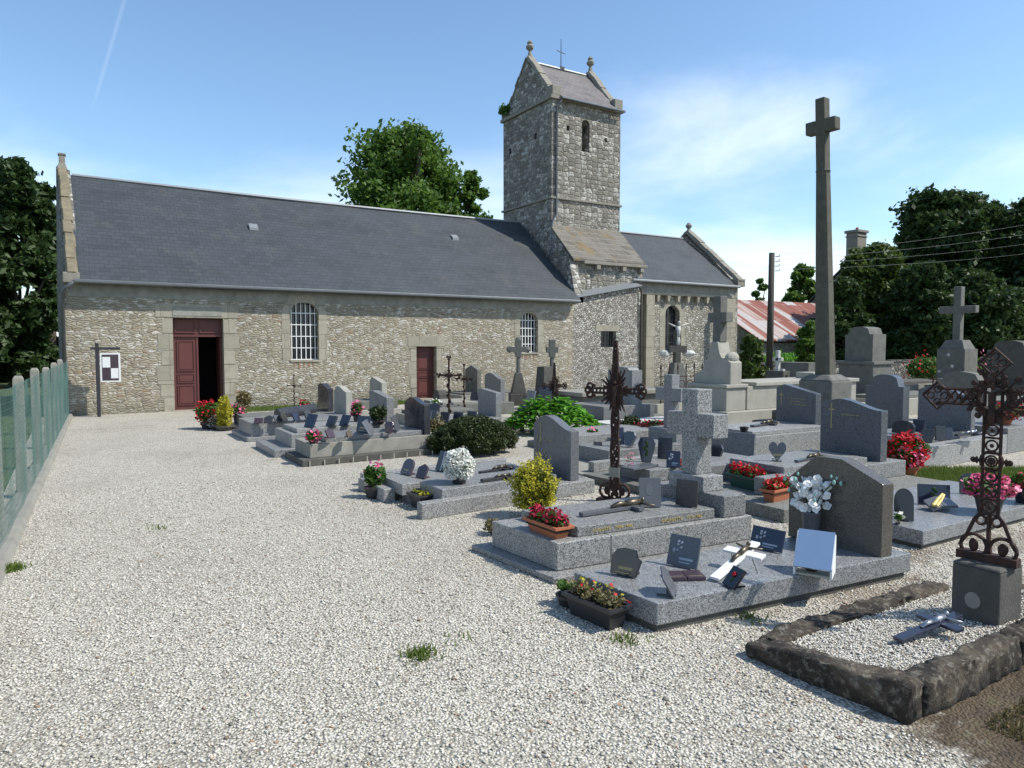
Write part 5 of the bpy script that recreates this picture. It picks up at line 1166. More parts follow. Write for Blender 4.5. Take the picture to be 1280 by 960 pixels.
gO = tomb('low whitewashed tomb with a trail of red flowers left of the slender granite cross', (9.0, 10.5),
     [('box', 0, 2.2, 0, 1.0, 0, .22, 'white_lichen'), ('footing', -.12, 2.3, -.12, 1.1, 0, .10, 'concrete')], (0, 0), group='tombs in the middle rows')
gI2 = tomb('small granite tomb crowded with plaques between the rusty cross and the thick cross', (6.9, 9.4),
     [('footing', -.1, 2.2, -.1, 1.1, 0, .10, 'concrete'), ('box', 0, 2.0, 0, 1.0, .10, .28, 'gran2')], (0, 0))
# tall pale monument
gJ = thing('family_monument', 'tall pale stone monument with a cross and curved shoulders, its tomb running right', 'monument', (12.0, 10.62, 0))
mb = MB(); mb.box(-.12, 4.9, -.14, 1.2, 0, .34); mb.build('base_step', M['stone_pale'], gJ, bevel=.02)
mb = MB(); mb.box(0, .62, 0, 1.08, .34, .84); mb.box(-.04, .66, -.04, 1.12, .84, .92); mb.build('pedestal', M['stone_pale'], gJ, bevel=.015)
pr = [(0.02, .92), (1.06, .92), (1.06, 1.12), (.86, 1.20), (.76, 1.34), (.66, 1.55), (.58, 1.85), (.40, 1.85), (.34, 1.60), (.28, 1.50), (.10, 1.44), (0.02, 1.40)]
mb = MB(); mb.prism(pr, .14, .50, 'x'); mb.build('curved_shoulders', M['stone_pale'], gJ, bevel=.01)
mb = MB(); mb.box(.20, .42, .38, .60, 1.845, 2.86); mb.box(.202, .418, .22, .76, 2.28, 2.50); mb.build('stone_cross', M['stone_grey'], gJ, bevel=.012)
mb = MB(); mb.ball((.32, .14, 1.50), .2, .10, .13, 12, 8); mb.build('scroll', M['stone_pale'], gJ)
mb = MB(); mb.box(.66, 4.7, .0, 1.06, .34, .86); mb.box(.9, 4.75, -.05, 1.1, .86, .95); mb.box(3.4, 3.9, .3, .8, .95, 1.1); mb.build('tomb_chest', M['stone_pale'], gJ, bevel=.015)
# stone cross with a figure before the chancel window
x, y, _ = dirp(846, 21)
t = thing('stone_calvary', 'dark stone cross with a lichened white figure in front of the arched chancel window', 'stone cross', (x, y, 0), R(-20))
mb = MB(); mb.box(-.35, .35, -.35, .35, 0, .5); mb.taper(-.3, .3, -.3, .3, .5, 1.25, .16); mb.build('pedestal', M['stone_grey'], t, bevel=.02)
mb = MB(); mb.box(-.09, .09, -.09, .09, 1.25, 2.2); mb.box(-.28, .28, -.088, .088, 1.55, 1.75); mb.build('stone_cross', M['concrete_dark'], t, bevel=.01)
mb = MB(); mb.ball((-.38, 0, 1.52), .18, .1, .10, 8, 6, .15); mb.ball((.38, 0, 1.52), .2, .1, .10, 8, 6, .15); mb.build('capital', M['white_lichen'], t)
mb = MB(); corpus(mb, (0, -.02, 2.12), .9, (0, 0, 1), (1, 0, 0), (0, -1, 0)); mb.build('figure', M['white_lichen'], t, smooth=True)
# iron railing
x, y, _ = dirp(868, 19)
t = thing('grave_railing', 'spiked rusty iron railing around a grave below the chancel window', 'railing', (x, y, 0)); mb = MB()
for i in range(9):
    xx = -1.2+i*.3; mb.tube([(xx, 0, 0), (xx, 0, 1.15)], .014, 5); mb.tube([(xx, 0, 1.15), (xx, 0, 1.32)], .03, 5, .004)
mb.build('spike', M['rust'], t); mb = MB(); mb.tube([(-1.25, 0, .95), (1.25, 0, .95)], .014, 5); mb.tube([(-1.25, 0, .3), (1.25, 0, .3)], .014, 5)
for i in range(8): mb.ring((-1.05+i*.3, 0, .75), .10, .01, 'y', 10)
mb.build('rail', M['rust'], t)
mb = MB(); mb.box(-1.4, 1.4, -.1, .1, 0, .25); mb.build('kerb', M['stone_pale'], t)
# right-hand rows
gR = tomb('broad grey tomb with a smooth arched blue-grey headstone behind the iron cross', (10.1, 5.45),
     [('box', 0, 2.9, 0, .22, 0, .32, 'gran2'), ('footing', .05, 2.9, .22, 1.2, 0, .12, 'gran2'), ('slab', .35, 2.3, .30, 1.1, .12, .42, 'gran')], (3, 0),
     dict(s='wave', x=1.85, t=.14, y0=.12, y1=.95, z0=.42, zr=.98, zl=1.05, zp=1.12, m='gran3'), group='tombs in the right-hand rows')
gR2 = tomb('long plain grey tomb running out of the right edge behind the iron cross', (13.0, 5.6),
     [('box', 0, 4.0, 0, 1.2, 0, .42, 'gran2')], (0, 0), group='tombs in the right-hand rows')
def stele(label, px_, dep, w, t_, tiers, group='standing stones on the right', rz=0, name='headstone'):
    """free-standing stone; tiers are (z0,z1,half width along y, half depth along x, style, material)"""
    x, y, _ = dirp(px_, dep); o = thing(name, label, 'headstone', (x, y, 0), R(rz), group)
    for (nm, z0, z1, hy, hx_, st, mat) in tiers:
        mb = MB()
        if st == 'box': mb.box(-hx_, hx_, -hy, hy, z0, z1)
        elif st == 'taper': mb.taper(-hx_, hx_, -hy, hy, z0, z1, min(hx_, hy)*.35)
        else:
            zz = z1-(z1-z0)*.22; mb.prism(head_poly(st, -hy, hy, z0, zz, zz, z1), -hx_, hx_, 'x')
        mb.build(nm, M[mat], o, bevel=.012)
    return o
stele('tall pale blue-grey headstone with rounded shoulders left of the rusty plaque', 1110, 13.2, 0, 0, [('base', 0, .25, .45, .25, 'box', 'gran'), ('stone', .25, 1.24, .36, .10, 'shoulder', 'gran3')])
stele('massive weathered obelisk-like monument behind the calvary pedestal', 1081, 19.5, 0, 0, [('plinth', 0, .45, .65, .6, 'box', 'concrete_dark'), ('block', .45, 1.25, .50, .42, 'box', 'stone_grey'), ('moulding', 1.25, 1.33, .55, .47, 'box', 'stone_grey'), ('stone', 1.33, 2.27, .40, .30, 'shoulder', 'stone_grey')])
stele('octagon-topped grey headstone right behind the arched blue-grey one', 1205, 16.5, 0, 0, [('base', 0, .35, .6, .3, 'box', 'gran'), ('stone', .35, 1.16, .52, .16, 'shoulder', 'stone_grey')])
stele('big dark rectangular stone at the right edge beyond the iron cross', 1266, 20, 0, 0, [('base', 0, .6, .62, .4, 'box', 'concrete_dark'), ('moulding', .6, .68, .66, .44, 'box', 'concrete_dark'), ('stone', .68, 1.90, .55, .28, 'shoulder', 'concrete_dark')])
o = stele('stone cross on a tall lichen-spotted square monument among the roses', 1196, 21.5, 0, 0, [('plinth', 0, .55, .62, .6, 'box', 'concrete_dark'), ('block', .55, 1.65, .40, .38, 'box', 'stone_grey'), ('cap', 1.65, 1.92, .36, .34, 'taper', 'stone_grey')], name='cross_monument')
mb = MB(); mb.box(-.11, .11, -.11, .11, 1.85, 3.52); mb.box(-.108, .108, -.52, .52, 2.72, 2.94); mb.build('stone_cross', M['stone_grey'], o, bevel=.02)
mb = MB(); [mb.ball((-.39, -.25+.17*i+.05*math.sin(i*9), .8+.17*((i*7) % 5)), .012, .05, .045, 7, 5, .3) for i in range(4)]; mb.build('lichen_patch', M['white_lichen'], o)
o = stele('small white stone cross on a dark leaning headstone near the boundary wall', 972, 20, 0, 0, [('stone', 0, 1.05, .30, .14, 'slant' if 0 else 'box', 'concrete_dark')])
mb = MB(); mb.box(-.05, .05, -.30, -.18, .35, .95); mb.box(-.05, .05, -.22, -.10, .8, 1.1); mb.box(-.05, .05, -.06, .04, 1.0, 1.62); mb.box(-.05, .05, -.16, .14, 1.32, 1.42); mb.build('white_cross', M['white_lichen'], o, bevel=.012)
stele('flat-topped grey stone half hidden left of the calvary shaft', 997, 21.5, 0, 0, [('base', 0, .35, .7, .4, 'box', 'concrete_dark'), ('stone', .35, 1.25, .55, .25, 'box', 'stone_grey')])
stele('small dark stone between the leaning crosses near the side door', 550, 19.5, 0, 0, [('stone', 0, .55, .22, .12, 'shoulder', 'concrete_dark')], group='standing stones by the nave')
def flat(label, px_, dep, L, W, H, mat, top='stone_grey'):
    x, y, _ = dirp(px_, dep); return tomb(label, (x, y), [('box', 0, L, 0, W, 0, H, mat), ('slab', .08, L-.08, .08, W-.08, H, H+.08, top)], (0, 0), group='low tombs in the far right rows')
flat('low pale slab tomb directly right of the massive obelisk-like monument', 1112, 17.5, 3.0, 1.1, .42, 'stone_pale'); flat('dark flat tomb nearest the boundary wall in the far right rows', 1120, 21.5, 3.4, 1.2, .55, 'concrete', 'concrete_dark')
flat('weathered pale tomb at the far right behind the pink rose bush stones', 1222, 24, 3.2, 1.2, .5, 'stone_pale'); flat('low tomb hidden between the calvary and the boundary wall', 1012, 24, 3.0, 1.1, .4, 'stone_grey')
flat('pale flat tomb left of the calvary with white pots on top', 938, 21, 1.9, 1.0, .42, 'stone_pale')
flat('grey flat tomb by the boundary wall at the right edge', 1262, 17, 2.4, 1.1, .35, 'stone_grey')
# rusty enamel arch plaque with little cross
x, y, _ = dirp(1167, 13.0)
t = thing('rusty_grave_marker', 'narrow rusty arched metal grave marker topped by a small cross', 'grave marker', (x, y, 0), R(-75)); mb = MB()
mb.prism([(-.11, .3), (.11, .3), (.12, .8), (.09, .95), (0, 1.06), (-.09, .95), (-.12, .8)], -.015, .015, 'y'); mb.build('arched_plate', M['rust'], t)
mb = MB(); mb.tube([(0, 0, 0), (0, 0, .35)], .02, 6); mb.tube([(0, 0, 1.0), (0, 0, 1.24)], .014, 5); mb.tube([(-.07, 0, 1.16), (.07, 0, 1.16)], .014, 5); mb.build('small_cross', M['rust'], t)

# ---------------------------------------------------------------- iron and old stone crosses near the nave
def at_ground(px_, py_): return gp(px_, py_)
iron_cross('tall ornate rusty cast-iron cross with spiky rays between two granite tombs', gp(768, 627), 1.84, .36, -58, 'scroll', width=.088, za=1.27)
p = gp(368, 514); iron_cross('small dark iron cross by the nave wall below the first window', (p[0], p[1]), .95, .20, -50, 'plain', width=.05, group='thin iron crosses near the nave')
p = dirp(561, 15.5); iron_cross('rusty round-shafted iron cross right of the brown side door', (p[0], p[1]), 1.50, .24, -48, 'plain', width=.10, group='thin iron crosses near the nave', za=1.12)
p = dirp(580, 17.5); iron_cross('slim black iron cross beside the rusty round-shafted one', (p[0], p[1]), 1.28, .19, -48, 'plain', width=.075, group='thin iron crosses near the nave', za=.94)
p = dirp(693, 14.5); iron_cross('leaning rusty iron cross with ringed arms rising from the bright green leaves', (p[0], p[1]), 1.42, .26, -30, 'scroll', width=.07, group='thin iron crosses near the nave', za=.95)
def old_cross(label, px_, dep, H, arm, rz, drum=True):
    x, y, _ = dirp(px_, dep); t = thing('stone_cross', label, 'stone cross', (x, y, 0), R(rz), 'old stone crosses along the nave'); mb = MB()
    mb.box(-.27, .27, -.27, .27, 0, .35); mb.taper(-.22, .22, -.22, .22, .35, .95, .12); mb.build('pedestal', M['concrete_dark'], t, bevel=.02)
    mb = MB(); mb.tube([(0, 0, .9), (0, 0, H-.2)], .07, 8, .055); mb.build('shaft', M['stone_grey'], t)
    mb = MB(); z = H-.28; mb.box(-.09, .09, -.07, .07, H-.5, H); mb.box(-arm, arm, -.068, .068, z-.08, z+.08)
    if drum:
        for (a, b) in ((-arm, z), (arm, z), (0, H)): mb.ball((a, 0, b), .10, .075, .10, 9, 6, .1)
    mb.build('cross_head', M['stone_grey'], t, bevel=.012); return t
old_cross('old stone cross with rounded trefoil arms in front of the second barred window', 648, 21.0, 1.92, .26, -25)
old_cross('old stone cross with square arms right of the second barred window', 690, 20.0, 1.92, .17, -25, False)
stele('lichen-spotted dark rock leaning beside the square-armed stone cross', 681, 19.6, 0, 0, [('stone', 0, 1.18, .25, .22, 'taper', 'concrete_dark')], group='standing stones by the nave')

# ---------------------------------------------------------------- stone-framed grave, lower right
fr = thing('stone_framed_grave', 'old grave edged with rough dark mossy kerbstones and filled with white gravel, lower right', 'grave', (3.32, 1.8, 0))
def rough_kerb(name, a, b, w, h, parent, nseg=26, amp=.009, h2=None):
    nseg *= 3
    a, b = Vector(a), Vector(b); d = (b-a); L = d.length; d.normalize(); nrm_ = Vector((-d.y, d.x, 0)); V = []; F = []; m_ = 10
    ph = random.uniform(0, 10)
    sec = [(-.5, -.1), (-.51, .5), (-.49, .90), (-.42, .99), (0, 1.0), (.42, .99), (.49, .90), (.51, .5), (.5, -.1), (0, -.2)]
    for i in range(nseg+1):
        s = L*i/nseg; 
        for k, (u, v) in enumerate(sec):
            j = amp*(math.sin(s*9+k*2.3+ph)+.6*math.sin(s*23+k*5.1+ph)+.4*math.sin(s*51+k*1.7)); jz = amp*(.8*math.sin(s*11+k*1.1+ph)+.6*math.sin(s*31+k*3.3))
            j += amp*.25*math.sin(s*67+k*3.9); jz += amp*.3*math.sin(s*80+k*4.1)
            e = min(1.0, .86+.14*min(s, L-s)/.03)
            V.append(a+d*s+nrm_*(u*w*e+j)+Vector((0, 0, v*(h+((h2 or h)-h)*s/L)*e+(jz if v > 0 else 0))))
    for i in range(nseg):
        for k in range(m_): F.append((i*m_+k, i*m_+(k+1) % m_, (i+1)*m_+(k+1) % m_, (i+1)*m_+k))
    F.append(tuple(range(m_))); F.append(tuple(nseg*m_+k for k in range(m_)))
    mb = MB(); mb.add(V, F); return mb.build(name, M['kerb'], parent, smooth=True)
rough_kerb('kerbstone', (.065, .0, 0), (.01, .92, 0), .15, .19, fr, h2=.085)
rough_kerb('kerbstone', (.13, .045, 0), (1.12, .06, 0), .13, .185, fr, 24, h2=.175); rough_kerb('kerbstone', (1.135, .06, 0), (2.4, .10, 0), .13, .170, fr, 30); rough_kerb('kerbstone', (.08, .88, 0), (1.9, .84, 0), .15, .085, fr, 46, .012, h2=.11)
mb = MB(); V = []; nx, ny = 40, 18
for j in range(ny+1):
    for i in range(nx+1): V.append((.08+2.3*i/nx, .05+.82*j/ny, .145-.085*j/ny+.006*math.sin(i*.9+j)*math.cos(j*1.3)))
F = [(j*(nx+1)+i, j*(nx+1)+i+1, (j+1)*(nx+1)+i+1, (j+1)*(nx+1)+i) for j in range(ny) for i in range(nx)]
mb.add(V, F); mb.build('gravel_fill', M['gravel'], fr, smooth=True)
# pebbles heaped inside it
n = 9000; x = rng.uniform(.08, 2.2, n); y = rng.uniform(.12, .80, n); s = rng.uniform(.004, .0095, n)
base = np.array([(1,0,0),(0,1,0),(-1,0,0),(0,-1,0),(0,0,0.75),(0,0,-0.6)], float); F = np.array([(0,1,4),(1,2,4),(2,3,4),(3,0,4),(1,0,5),(2,1,5),(3,2,5),(0,3,5)])
V = base[None]*rng.uniform(.65, 1.35, (n, 6, 1))*np.stack([s*1.2, s, s*.8], 1)[:, None, :]+np.stack([x, y, .152-.085*(y-.05)/.82], 1)[:, None, :]
o = raw_mesh('loose_pebbles', V.reshape(-1, 3), (F[None]+np.arange(n)[:, None, None]*6).reshape(-1, 3), M['pebble'], fr, np.repeat(rng.uniform(0, 1, n), 8), k=3); o['kind'] = 'stuff'
# stone block and the ornate cross on it
pb = gp(1206, 768, .12); pr_ = gp(1262, 782, .12)
blk = thing('stone_block', 'square weathered stone block with a pale oval at the head of the gravel-filled grave', 'pedestal', (4.60, 1.99, .0), R(0))
mb = MB(); mb.box(0, .28, 0, .27, .0, .45); mb.taper(-.005, .285, -.005, .275, .45, .47, .015); mb.build('block', M['concrete_dark'], blk, bevel=.01)
mb = MB(); mb.prism([(.145+.045*math.cos(k*.524), .25+.05*math.sin(k*.524)) for k in range(12)], -.006, -.0005, 'x'); mb.build('oval_plate', M['concrete'], blk)
iron_cross('ornate openwork cast-iron cross with lozenge ends on the stone block at the right edge', (4.74, 2.125), 1.30, .40, -90+6, 'ornate', z=.473, width=.092, za=1.0)
# fallen crucifix lying in the gravel
def lying_cross(label, a, b, z, mat, fig, w=.055, t=.022, arm=.13, tilt=.0, name='crucifix', lift=0.0, group=None, armf=.68, roll=0.0, length=None):
    A = Vector(gp(*a, z)); B = Vector(gp(*b, z)); L = length or (B-A).length; rz = math.atan2((B-A).y, (B-A).x)
    o = thing(name, label, 'crucifix', tuple(A), rz, group); o.rotation_euler = (R(roll), -R(tilt), rz); o.location.z = z+.006+lift
    mb = MB(); mb.box(0, L, -w/2, w/2, 0, t); mb.box(L*armf-w/2, L*armf+w/2, -arm, arm, .001, t-.001); mb.build('cross', M[mat], o, bevel=.003)
    mb = MB(); corpus(mb, (L*armf-.02, 0, t-.004), L*.55, (1, 0, 0), (0, 1, 0), (0, 0, 1)); mb.build('figure', M[fig], o, smooth=True)
    return o
o = lying_cross('fallen dark blue crucifix with a pewter figure lying on the gravel of the framed grave', (1122, 803), (1198, 786), .125, 'navy', 'silver', w=.06, arm=.13, tilt=8)
# ---------------------------------------------------------------- things on the foreground slab
z = .197
plaque('notch', 'glossy black plaque with a notched edge and gold strip, leftmost on the foreground slab', (764, 716), (801, 724), z, 34, 'black', 12, 'gold')
plaque('rect', 'dark upright plaque with a silvery leaf spray in the middle of the foreground slab', (834, 705), (872, 713), z, 37, 'slateplq', 20, 'silver')
plaque('rect', 'small tilted black plaque with a red rose lying on the foreground slab', (905, 730), (919, 738), z, 22, 'black', 38, 'rose', wmin=.10)
plaque('rect', 'dark rectangular plaque behind the white crucifix on the foreground slab', (938, 683), (978, 692), z, 26, 'navy', 20, 'silver')
plaque('slope', 'thin grey plaque seen edge-on beside the lying book plaque on the foreground slab', (840, 749), (843, 735), z, 32, 'slateplq', 30, None, .012)
p = gp(855, 722, z); t = thing('book_plaque', 'open dark book-shaped plaque lying flat beside the thin edge-on plaque', 'memorial plaque', p, R(-28), None); mb = MB()
mb.box(-.13, -.002, -.075, .075, .002, .028); mb.box(.002, .13, -.075, .075, .002, .028); mb.build('pages', M['plum'], t, bevel=.004); mb = MB(); mb.box(-.11, -.02, -.055, -.05, .028, .030); mb.box(.02, .11, -.055, -.05, .028, .030); mb.build('gilt_line', M['gold_dim'], t)
cw = lying_cross('white crucifix with a bronze figure propped on a wire stand on the foreground slab', (893, 727), (975, 694), z, 'white', 'bronze', w=.07, t=.02, arm=.15, tilt=15, lift=.005, armf=.70, length=.56)
mb = MB(); mb.tube([(.36, .08, .0), (.36, .10, -.14)], .003, 4); mb.tube([(.36, -.08, .0), (.38, -.10, -.14)], .003, 4); mb.build('wire_stand', M['rust'], cw)
# glass-topped memorial case
p = gp(1018, 716, z); t = thing('memorial_case', 'white-sided memorial case with a slanting glass top beside the orchids', 'memorial case', p, R(-62)); mb = MB()
prof_ = [(-.11, 0), (.10, 0), (.10, .26), (.075, .27), (-.11, .075)]
for x in (-.125, .111): mb.prism(prof_, x, x+.014, 'x')
mb.build('side_panel', M['white'], t); mb = MB(); mb.box(-.111, .111, -.10, .09, .002, .016); mb.build('floor', M['stone_pale'], t)
mb = MB(); mb.add([(-.12, -.125, .066), (.12, -.125, .066), (.12, .085, .282), (-.12, .085, .282), (-.12, -.118, .058), (.12, -.118, .058), (.12, .092, .274), (-.12, .092, .274)], [(0,1,2,3),(7,6,5,4),(0,4,5,1),(1,5,6,2),(2,6,7,3),(3,7,4,0)])
M['mirror'] = plain('sky_reflection_glass', (0.27, 0.38, 0.53), 0.08, .55, var=.05); mb.build('glass_top', M['mirror'], t); mb = MB(); mb.ball((-.02, -.02, .04), .05, .03, .03, 8, 5, .2); mb.build('carved_hands', M['bronze'], t)  # pale blue paints the sky's reflection into the glass
# vase with orchids
p = gp(1033, 692, z); p = (4.98, 3.52, z); t = thing('orchid_vase', 'grey vase of white artificial orchids in front of the brown polished headstone', 'vase', p, 0)
mb = MB(); mb.lathe((0, 0, 0), [(.05, 0), (.06, .05), (.075, .26), (.082, .27), (.07, .27)], 14); mb.build('vase', M['slateplq'], t, smooth=True)
mb = MB(); st_ = []
for i in range(9):
    a = i*.75; e = (.16*math.cos(a), .20*math.sin(a), .48+.09*math.sin(i*2.2)); mb.tube([(0, 0, .25), (e[0]*.4, e[1]*.4, .40), e], .004, 4); st_.append(e)
mb.build('stem', M['leaf'], t)
mb = MB(); blooms = []
for i in range(52):
    f = rng.uniform(0, 1); a = rng.uniform(0, 6.28); c = np.array((.10*math.cos(a)*(.3+f), .13*math.sin(a)*(.3+f), .30+.24*rng.uniform(0, 1))); nrm2 = Vector((-.7+rng.normal()*.35, -.4+rng.normal()*.4, .3+rng.normal()*.3)).normalized()
    u_ = nrm2.orthogonal().normalized(); v_ = nrm2.cross(u_); ph = rng.uniform(0, 6)
    for k in range(5):
        q = ph+k*1.257; rr = .030; cc = Vector(c)+(u_*math.cos(q)+v_*math.sin(q))*rr*.62; pts = []
        for m3 in range(7):
            w3 = m3*.898; pts.append(cc+u_*math.cos(w3)*rr*.62+v_*math.sin(w3)*rr*.62+nrm2*.008*math.sin(w3+q))
        pts.append(cc+nrm2*-.004); b0 = len(mb.v); mb.v += [tuple(x) for x in pts]
        for m3 in range(7): mb.f.append((b0+7, b0+m3, b0+(m3+1) % 7))
mb.build('white_orchid_blossoms', M['white'], t, smooth=True)
mb = MB(); [mb.ball((e[0]*1.1, e[1]*1.1, e[2]+.01), .012, .012, .02, 6, 5) for e in st_]; [mb.ball((e[0]*.9, e[1]*.95, e[2]+.05), .009, .009, .015, 6, 5) for e in st_]
M['bud'] = plain('green_bud', (.25, .48, .40), .5); mb.build('bud', M['bud'], t)
# ground planters at the slab's foot
p = gp(767, 783); trough('black plastic trough of small yellow and red pansies at the foot of the foreground slab', None, .42, .17, .145, 0, 96+0, 'blackpl', None, n=900, fs=.022, fh=.09, leafy='dryleaf', loc=(p[0]-.03, p[1]+.14))
t = [o for o in COL.objects if o.name.startswith('flower_trough')][-1]
for nm, mt, nn in (('yellow_pansies', 'yellow', 22), ('red_pansies', 'red', 9), ('white_pansies', 'whitefl', 5)):
    P = crown_points([((.0, 0, .22), (.2, .07, .05))], nn, .2); leaf_cloud(nm, P, .028, M[mt], t, aspect=1.0, updir=1)
pot('low dark bowl of green herbs on the gravel by the foreground slab', (712, 756), 0, .095, .075, 'blackpl', None, .09, .09, n=500, ls=.02, leafy='leaf')
# ---------------------------------------------------------------- things on the tomb with the thick cross
zb = .270
p = gp(684, 668, zb); trough('terracotta trough of crimson begonias at the foot of the thick-cross tomb', None, .42, .15, .10, zb, 92, 'terra', 'crimson', n=900, fs=.030, fh=.085, loc=(p[0]+.02, p[1]+.02), fn=750)
lying_cross('dark slate cross lying on the slab of the thick-cross tomb', (726, 646), (818, 632), .357, 'slateplq', 'bronze', w=.06, t=.03, arm=.13, group=None)
plaque('rect', 'grey photo plaque with a dark edge on the thick-cross tomb', (799, 634), (826, 634), .357, 36, 'slateplq', 10, 'photo', .03)
plaque('rect', 'dark green square plaque leaning against the thick granite cross', (845, 631), (872, 635), .357, 33, 'darkgran', 6, None, .02)
pot('sparse reddish weed growing at the corner of the thick-cross tomb', (616, 668), 0, .03, .02, 'concrete_dark', None, .10, .13, n=260, ls=.028, leafy='dryleaf', name='weed', cat='weed')
# yellow shrub
p = gp(672, 641); pot('yellow variegated shrub in a grey pot between two front-row tombs', None, 0, .13, .15, 'concrete', 'yellow', .215, .36, n=2600, ls=.030, fs=.024, nf=6500, rough=.75, leafy='treelight', loc=(4.05, 6.10), name='potted_shrub', cat='shrub')
# on the double tomb
p = (3.62, 6.98); pot('round mass of white chrysanthemums in a black pot on the double tomb', None, .256, .10, .10, 'blackpl', 'whitefl', .17, .26, n=700, ls=.035, fs=.028, nf=4200, loc=p, droop=.02, rough=.25)
plaque('dome', 'rounded dark plum plaque, leftmost on the double tomb', (502, 592), (514, 595), .232, 19, 'plum', 24, 'gold', .03, wmin=.14)
plaque('slope', 'broken-topped dark plaque right of the rounded plum one on the double tomb', (521, 597), (532, 599), .232, 17, 'plum', 24, None, .03, wmin=.14)
plaque('book', 'tall dark book-edged plaque behind the white chrysanthemums', (546, 588), (560, 591), .232, 24, 'darkgran', 20, None, .04, wmin=.16)
lying_cross('bronze spray cross lying on the double tomb right of the chrysanthemums', (600, 593), (640, 586), .232, 'darkgran', 'bronze', w=.06, t=.03, arm=.10, group=None)
lying_cross('second bronze cross lying nearer on the double tomb', (602, 603), (645, 597), .257, 'darkgran', 'bronze', w=.06, t=.03, arm=.09, group=None)
trough('granite-faced black trough with a few yellow flowers at the foot of the double tomb', (528, 634), .30, .2, .155, 0, 92, 'blackpl', None, n=90, fs=.03, fh=.05, leafy='yellow')
pot('pink mandevilla in a dark pot at the left foot of the double tomb', (469, 622), 0, .13, .13, 'blackpl', 'pink', .12, .26, n=420, ls=.05, fs=.05, nf=26, leafy='leaf')
# ---------------------------------------------------------------- left cluster ornaments
zL = .392
pot('pot of pink and cream flowers on the corner of the mirror-headstone tomb', (392, 555), .30, .07, .05, 'blackpl', 'pink', .13, .14, n=350, ls=.04, fs=.05, nf=120)
plaque('rect', 'small reddish plaque first on the mirror-headstone tomb', (411, 548), (417, 547), zL, 10, 'plum', 30, None, .03, wmin=.14)
plaque('slope', 'tiny brown plaque behind the reddish one on the mirror-headstone tomb', (434, 547), (440, 546), zL, 8, 'bronze', 25, None, .03, wmin=.10)
plaque('rect', 'dark blue plaque in the middle of the mirror-headstone tomb', (447, 540), (460, 541), zL, 20, 'navy', 14, 'gold', .03, wmin=.24)
plaque('rect', 'leaning framed plaque seen side-on right of the dark blue one', (462, 545), (468, 540), zL, 17, 'silver', 30, None, .02)
plaque('shield', 'dark pointed plaque before the mirror-polished headstone', (480, 541), (491, 542), zL, 14, 'plum', 16, None, .03, wmin=.18)
plaque('rect', 'tall thin plaque leaning on the mirror-polished headstone', (495, 540), (500, 536), zL, 18, 'slateplq', 22, None, .02)
zL = .412
plaque('rect', 'navy plaque at the left end of the speckled tomb of the left cluster', (381, 534), (392, 535), zL, 16, 'navy', 26, None, .03, wmin=.2)
plaque('rect', 'dark slanted plaque second on the speckled tomb of the left cluster', (408, 533), (418, 534), zL, 13, 'darkgran', 26, None, .03, wmin=.2)
plaque('rect', 'blue-grey slanted plaque third on the speckled tomb of the left cluster', (425, 532), (434, 533), zL, 13, 'navy', 26, None, .03, wmin=.2)
pot('vase of pink and white roses on the speckled tomb of the left cluster', (446, 527), zL, .07, .14, 'black', 'pink', .11, .2, n=300, ls=.05, fs=.055, nf=110)
pot('wreath of dark leaves with a pale ribbon against the speckled headstone', (473, 530), zL, .12, .06, 'plum', None, .18, .24, n=600, ls=.05, leafy='conifer')
zL = .334
for i, (a, b, h, lab) in enumerate((((321, 529), (325, 529), 6, 'first of the row of thin slanting plaques on the third tomb of the left cluster'), ((333, 529), (337, 529), 9, 'second of the row of thin slanting plaques on the third tomb, pointed'),
     ((344, 528), (352, 527), 8, 'low wide plaque in the middle of the third tomb of the left cluster'), ((354, 528), (359, 526), 12, 'taller leaning plaque right of the low wide one on the third tomb'),
     ((368, 527), (375, 526), 10, 'dark plaque near the headstones on the third tomb'), ((383, 526), (391, 525), 14, 'dark plaque touching the narrow dark headstone'))):
    plaque('slope' if i % 2 else 'rect', lab, a, b, zL, h, ['plum', 'darkgran', 'slateplq', 'darkgran', 'navy', 'darkgran'][i], 28, None, .03, wmin=.16)
p = gp(374, 521, .33); t = thing('fallen_column', 'broken dark stone cylinder lying across the left cluster of tombs', 'stone', (p[0], p[1]+.2, .40), R(20)); mb = MB(); mb.tube([(-.45, 0, 0), (.45, 0, .06)], .11, 12, .10); mb.build('cylinder', M['darkgran'], t)
pot('small pot of orange and red flowers behind the broken stone cylinder', (381, 515), .34, .08, .08, 'blackpl', 'red', .12, .16, n=250, ls=.04, fs=.045, nf=90)
pot('red-flowered plant in a dark pot right of the church door', (260, 536), 0, .15, .15, 'blackpl', 'red', .24, .40, n=1500, ls=.05, fs=.045, nf=420, leafy='leaf')
pot('yellow upright dwarf conifer in a low pot right of the church door', (281, 538), 0, .20, .10, 'concrete_dark', 'yellow', .15, .52, n=700, ls=.04, fs=.035, nf=2600, leafy='yellow', name='potted_conifer', cat='shrub')
pot('silvery grey cushion plant between the red flowers and the yellow conifer', (270, 537), 0, .12, .08, 'blackpl', 'whitefl', .17, .20, n=600, ls=.035, fs=.02, nf=300, leafy='dryleaf')
pot('bushy plant with rusty leaves against the nave wall right of the door', (304, 521), 0, .12, .10, 'terra', None, .22, .55, n=900, ls=.045, leafy='dryleaf')
pot('pink and white roses in a pot at the end of the third tomb', (297, 533), .0, .09, .25, 'plum', 'pink', .14, .26, n=260, ls=.04, fs=.06, nf=70)
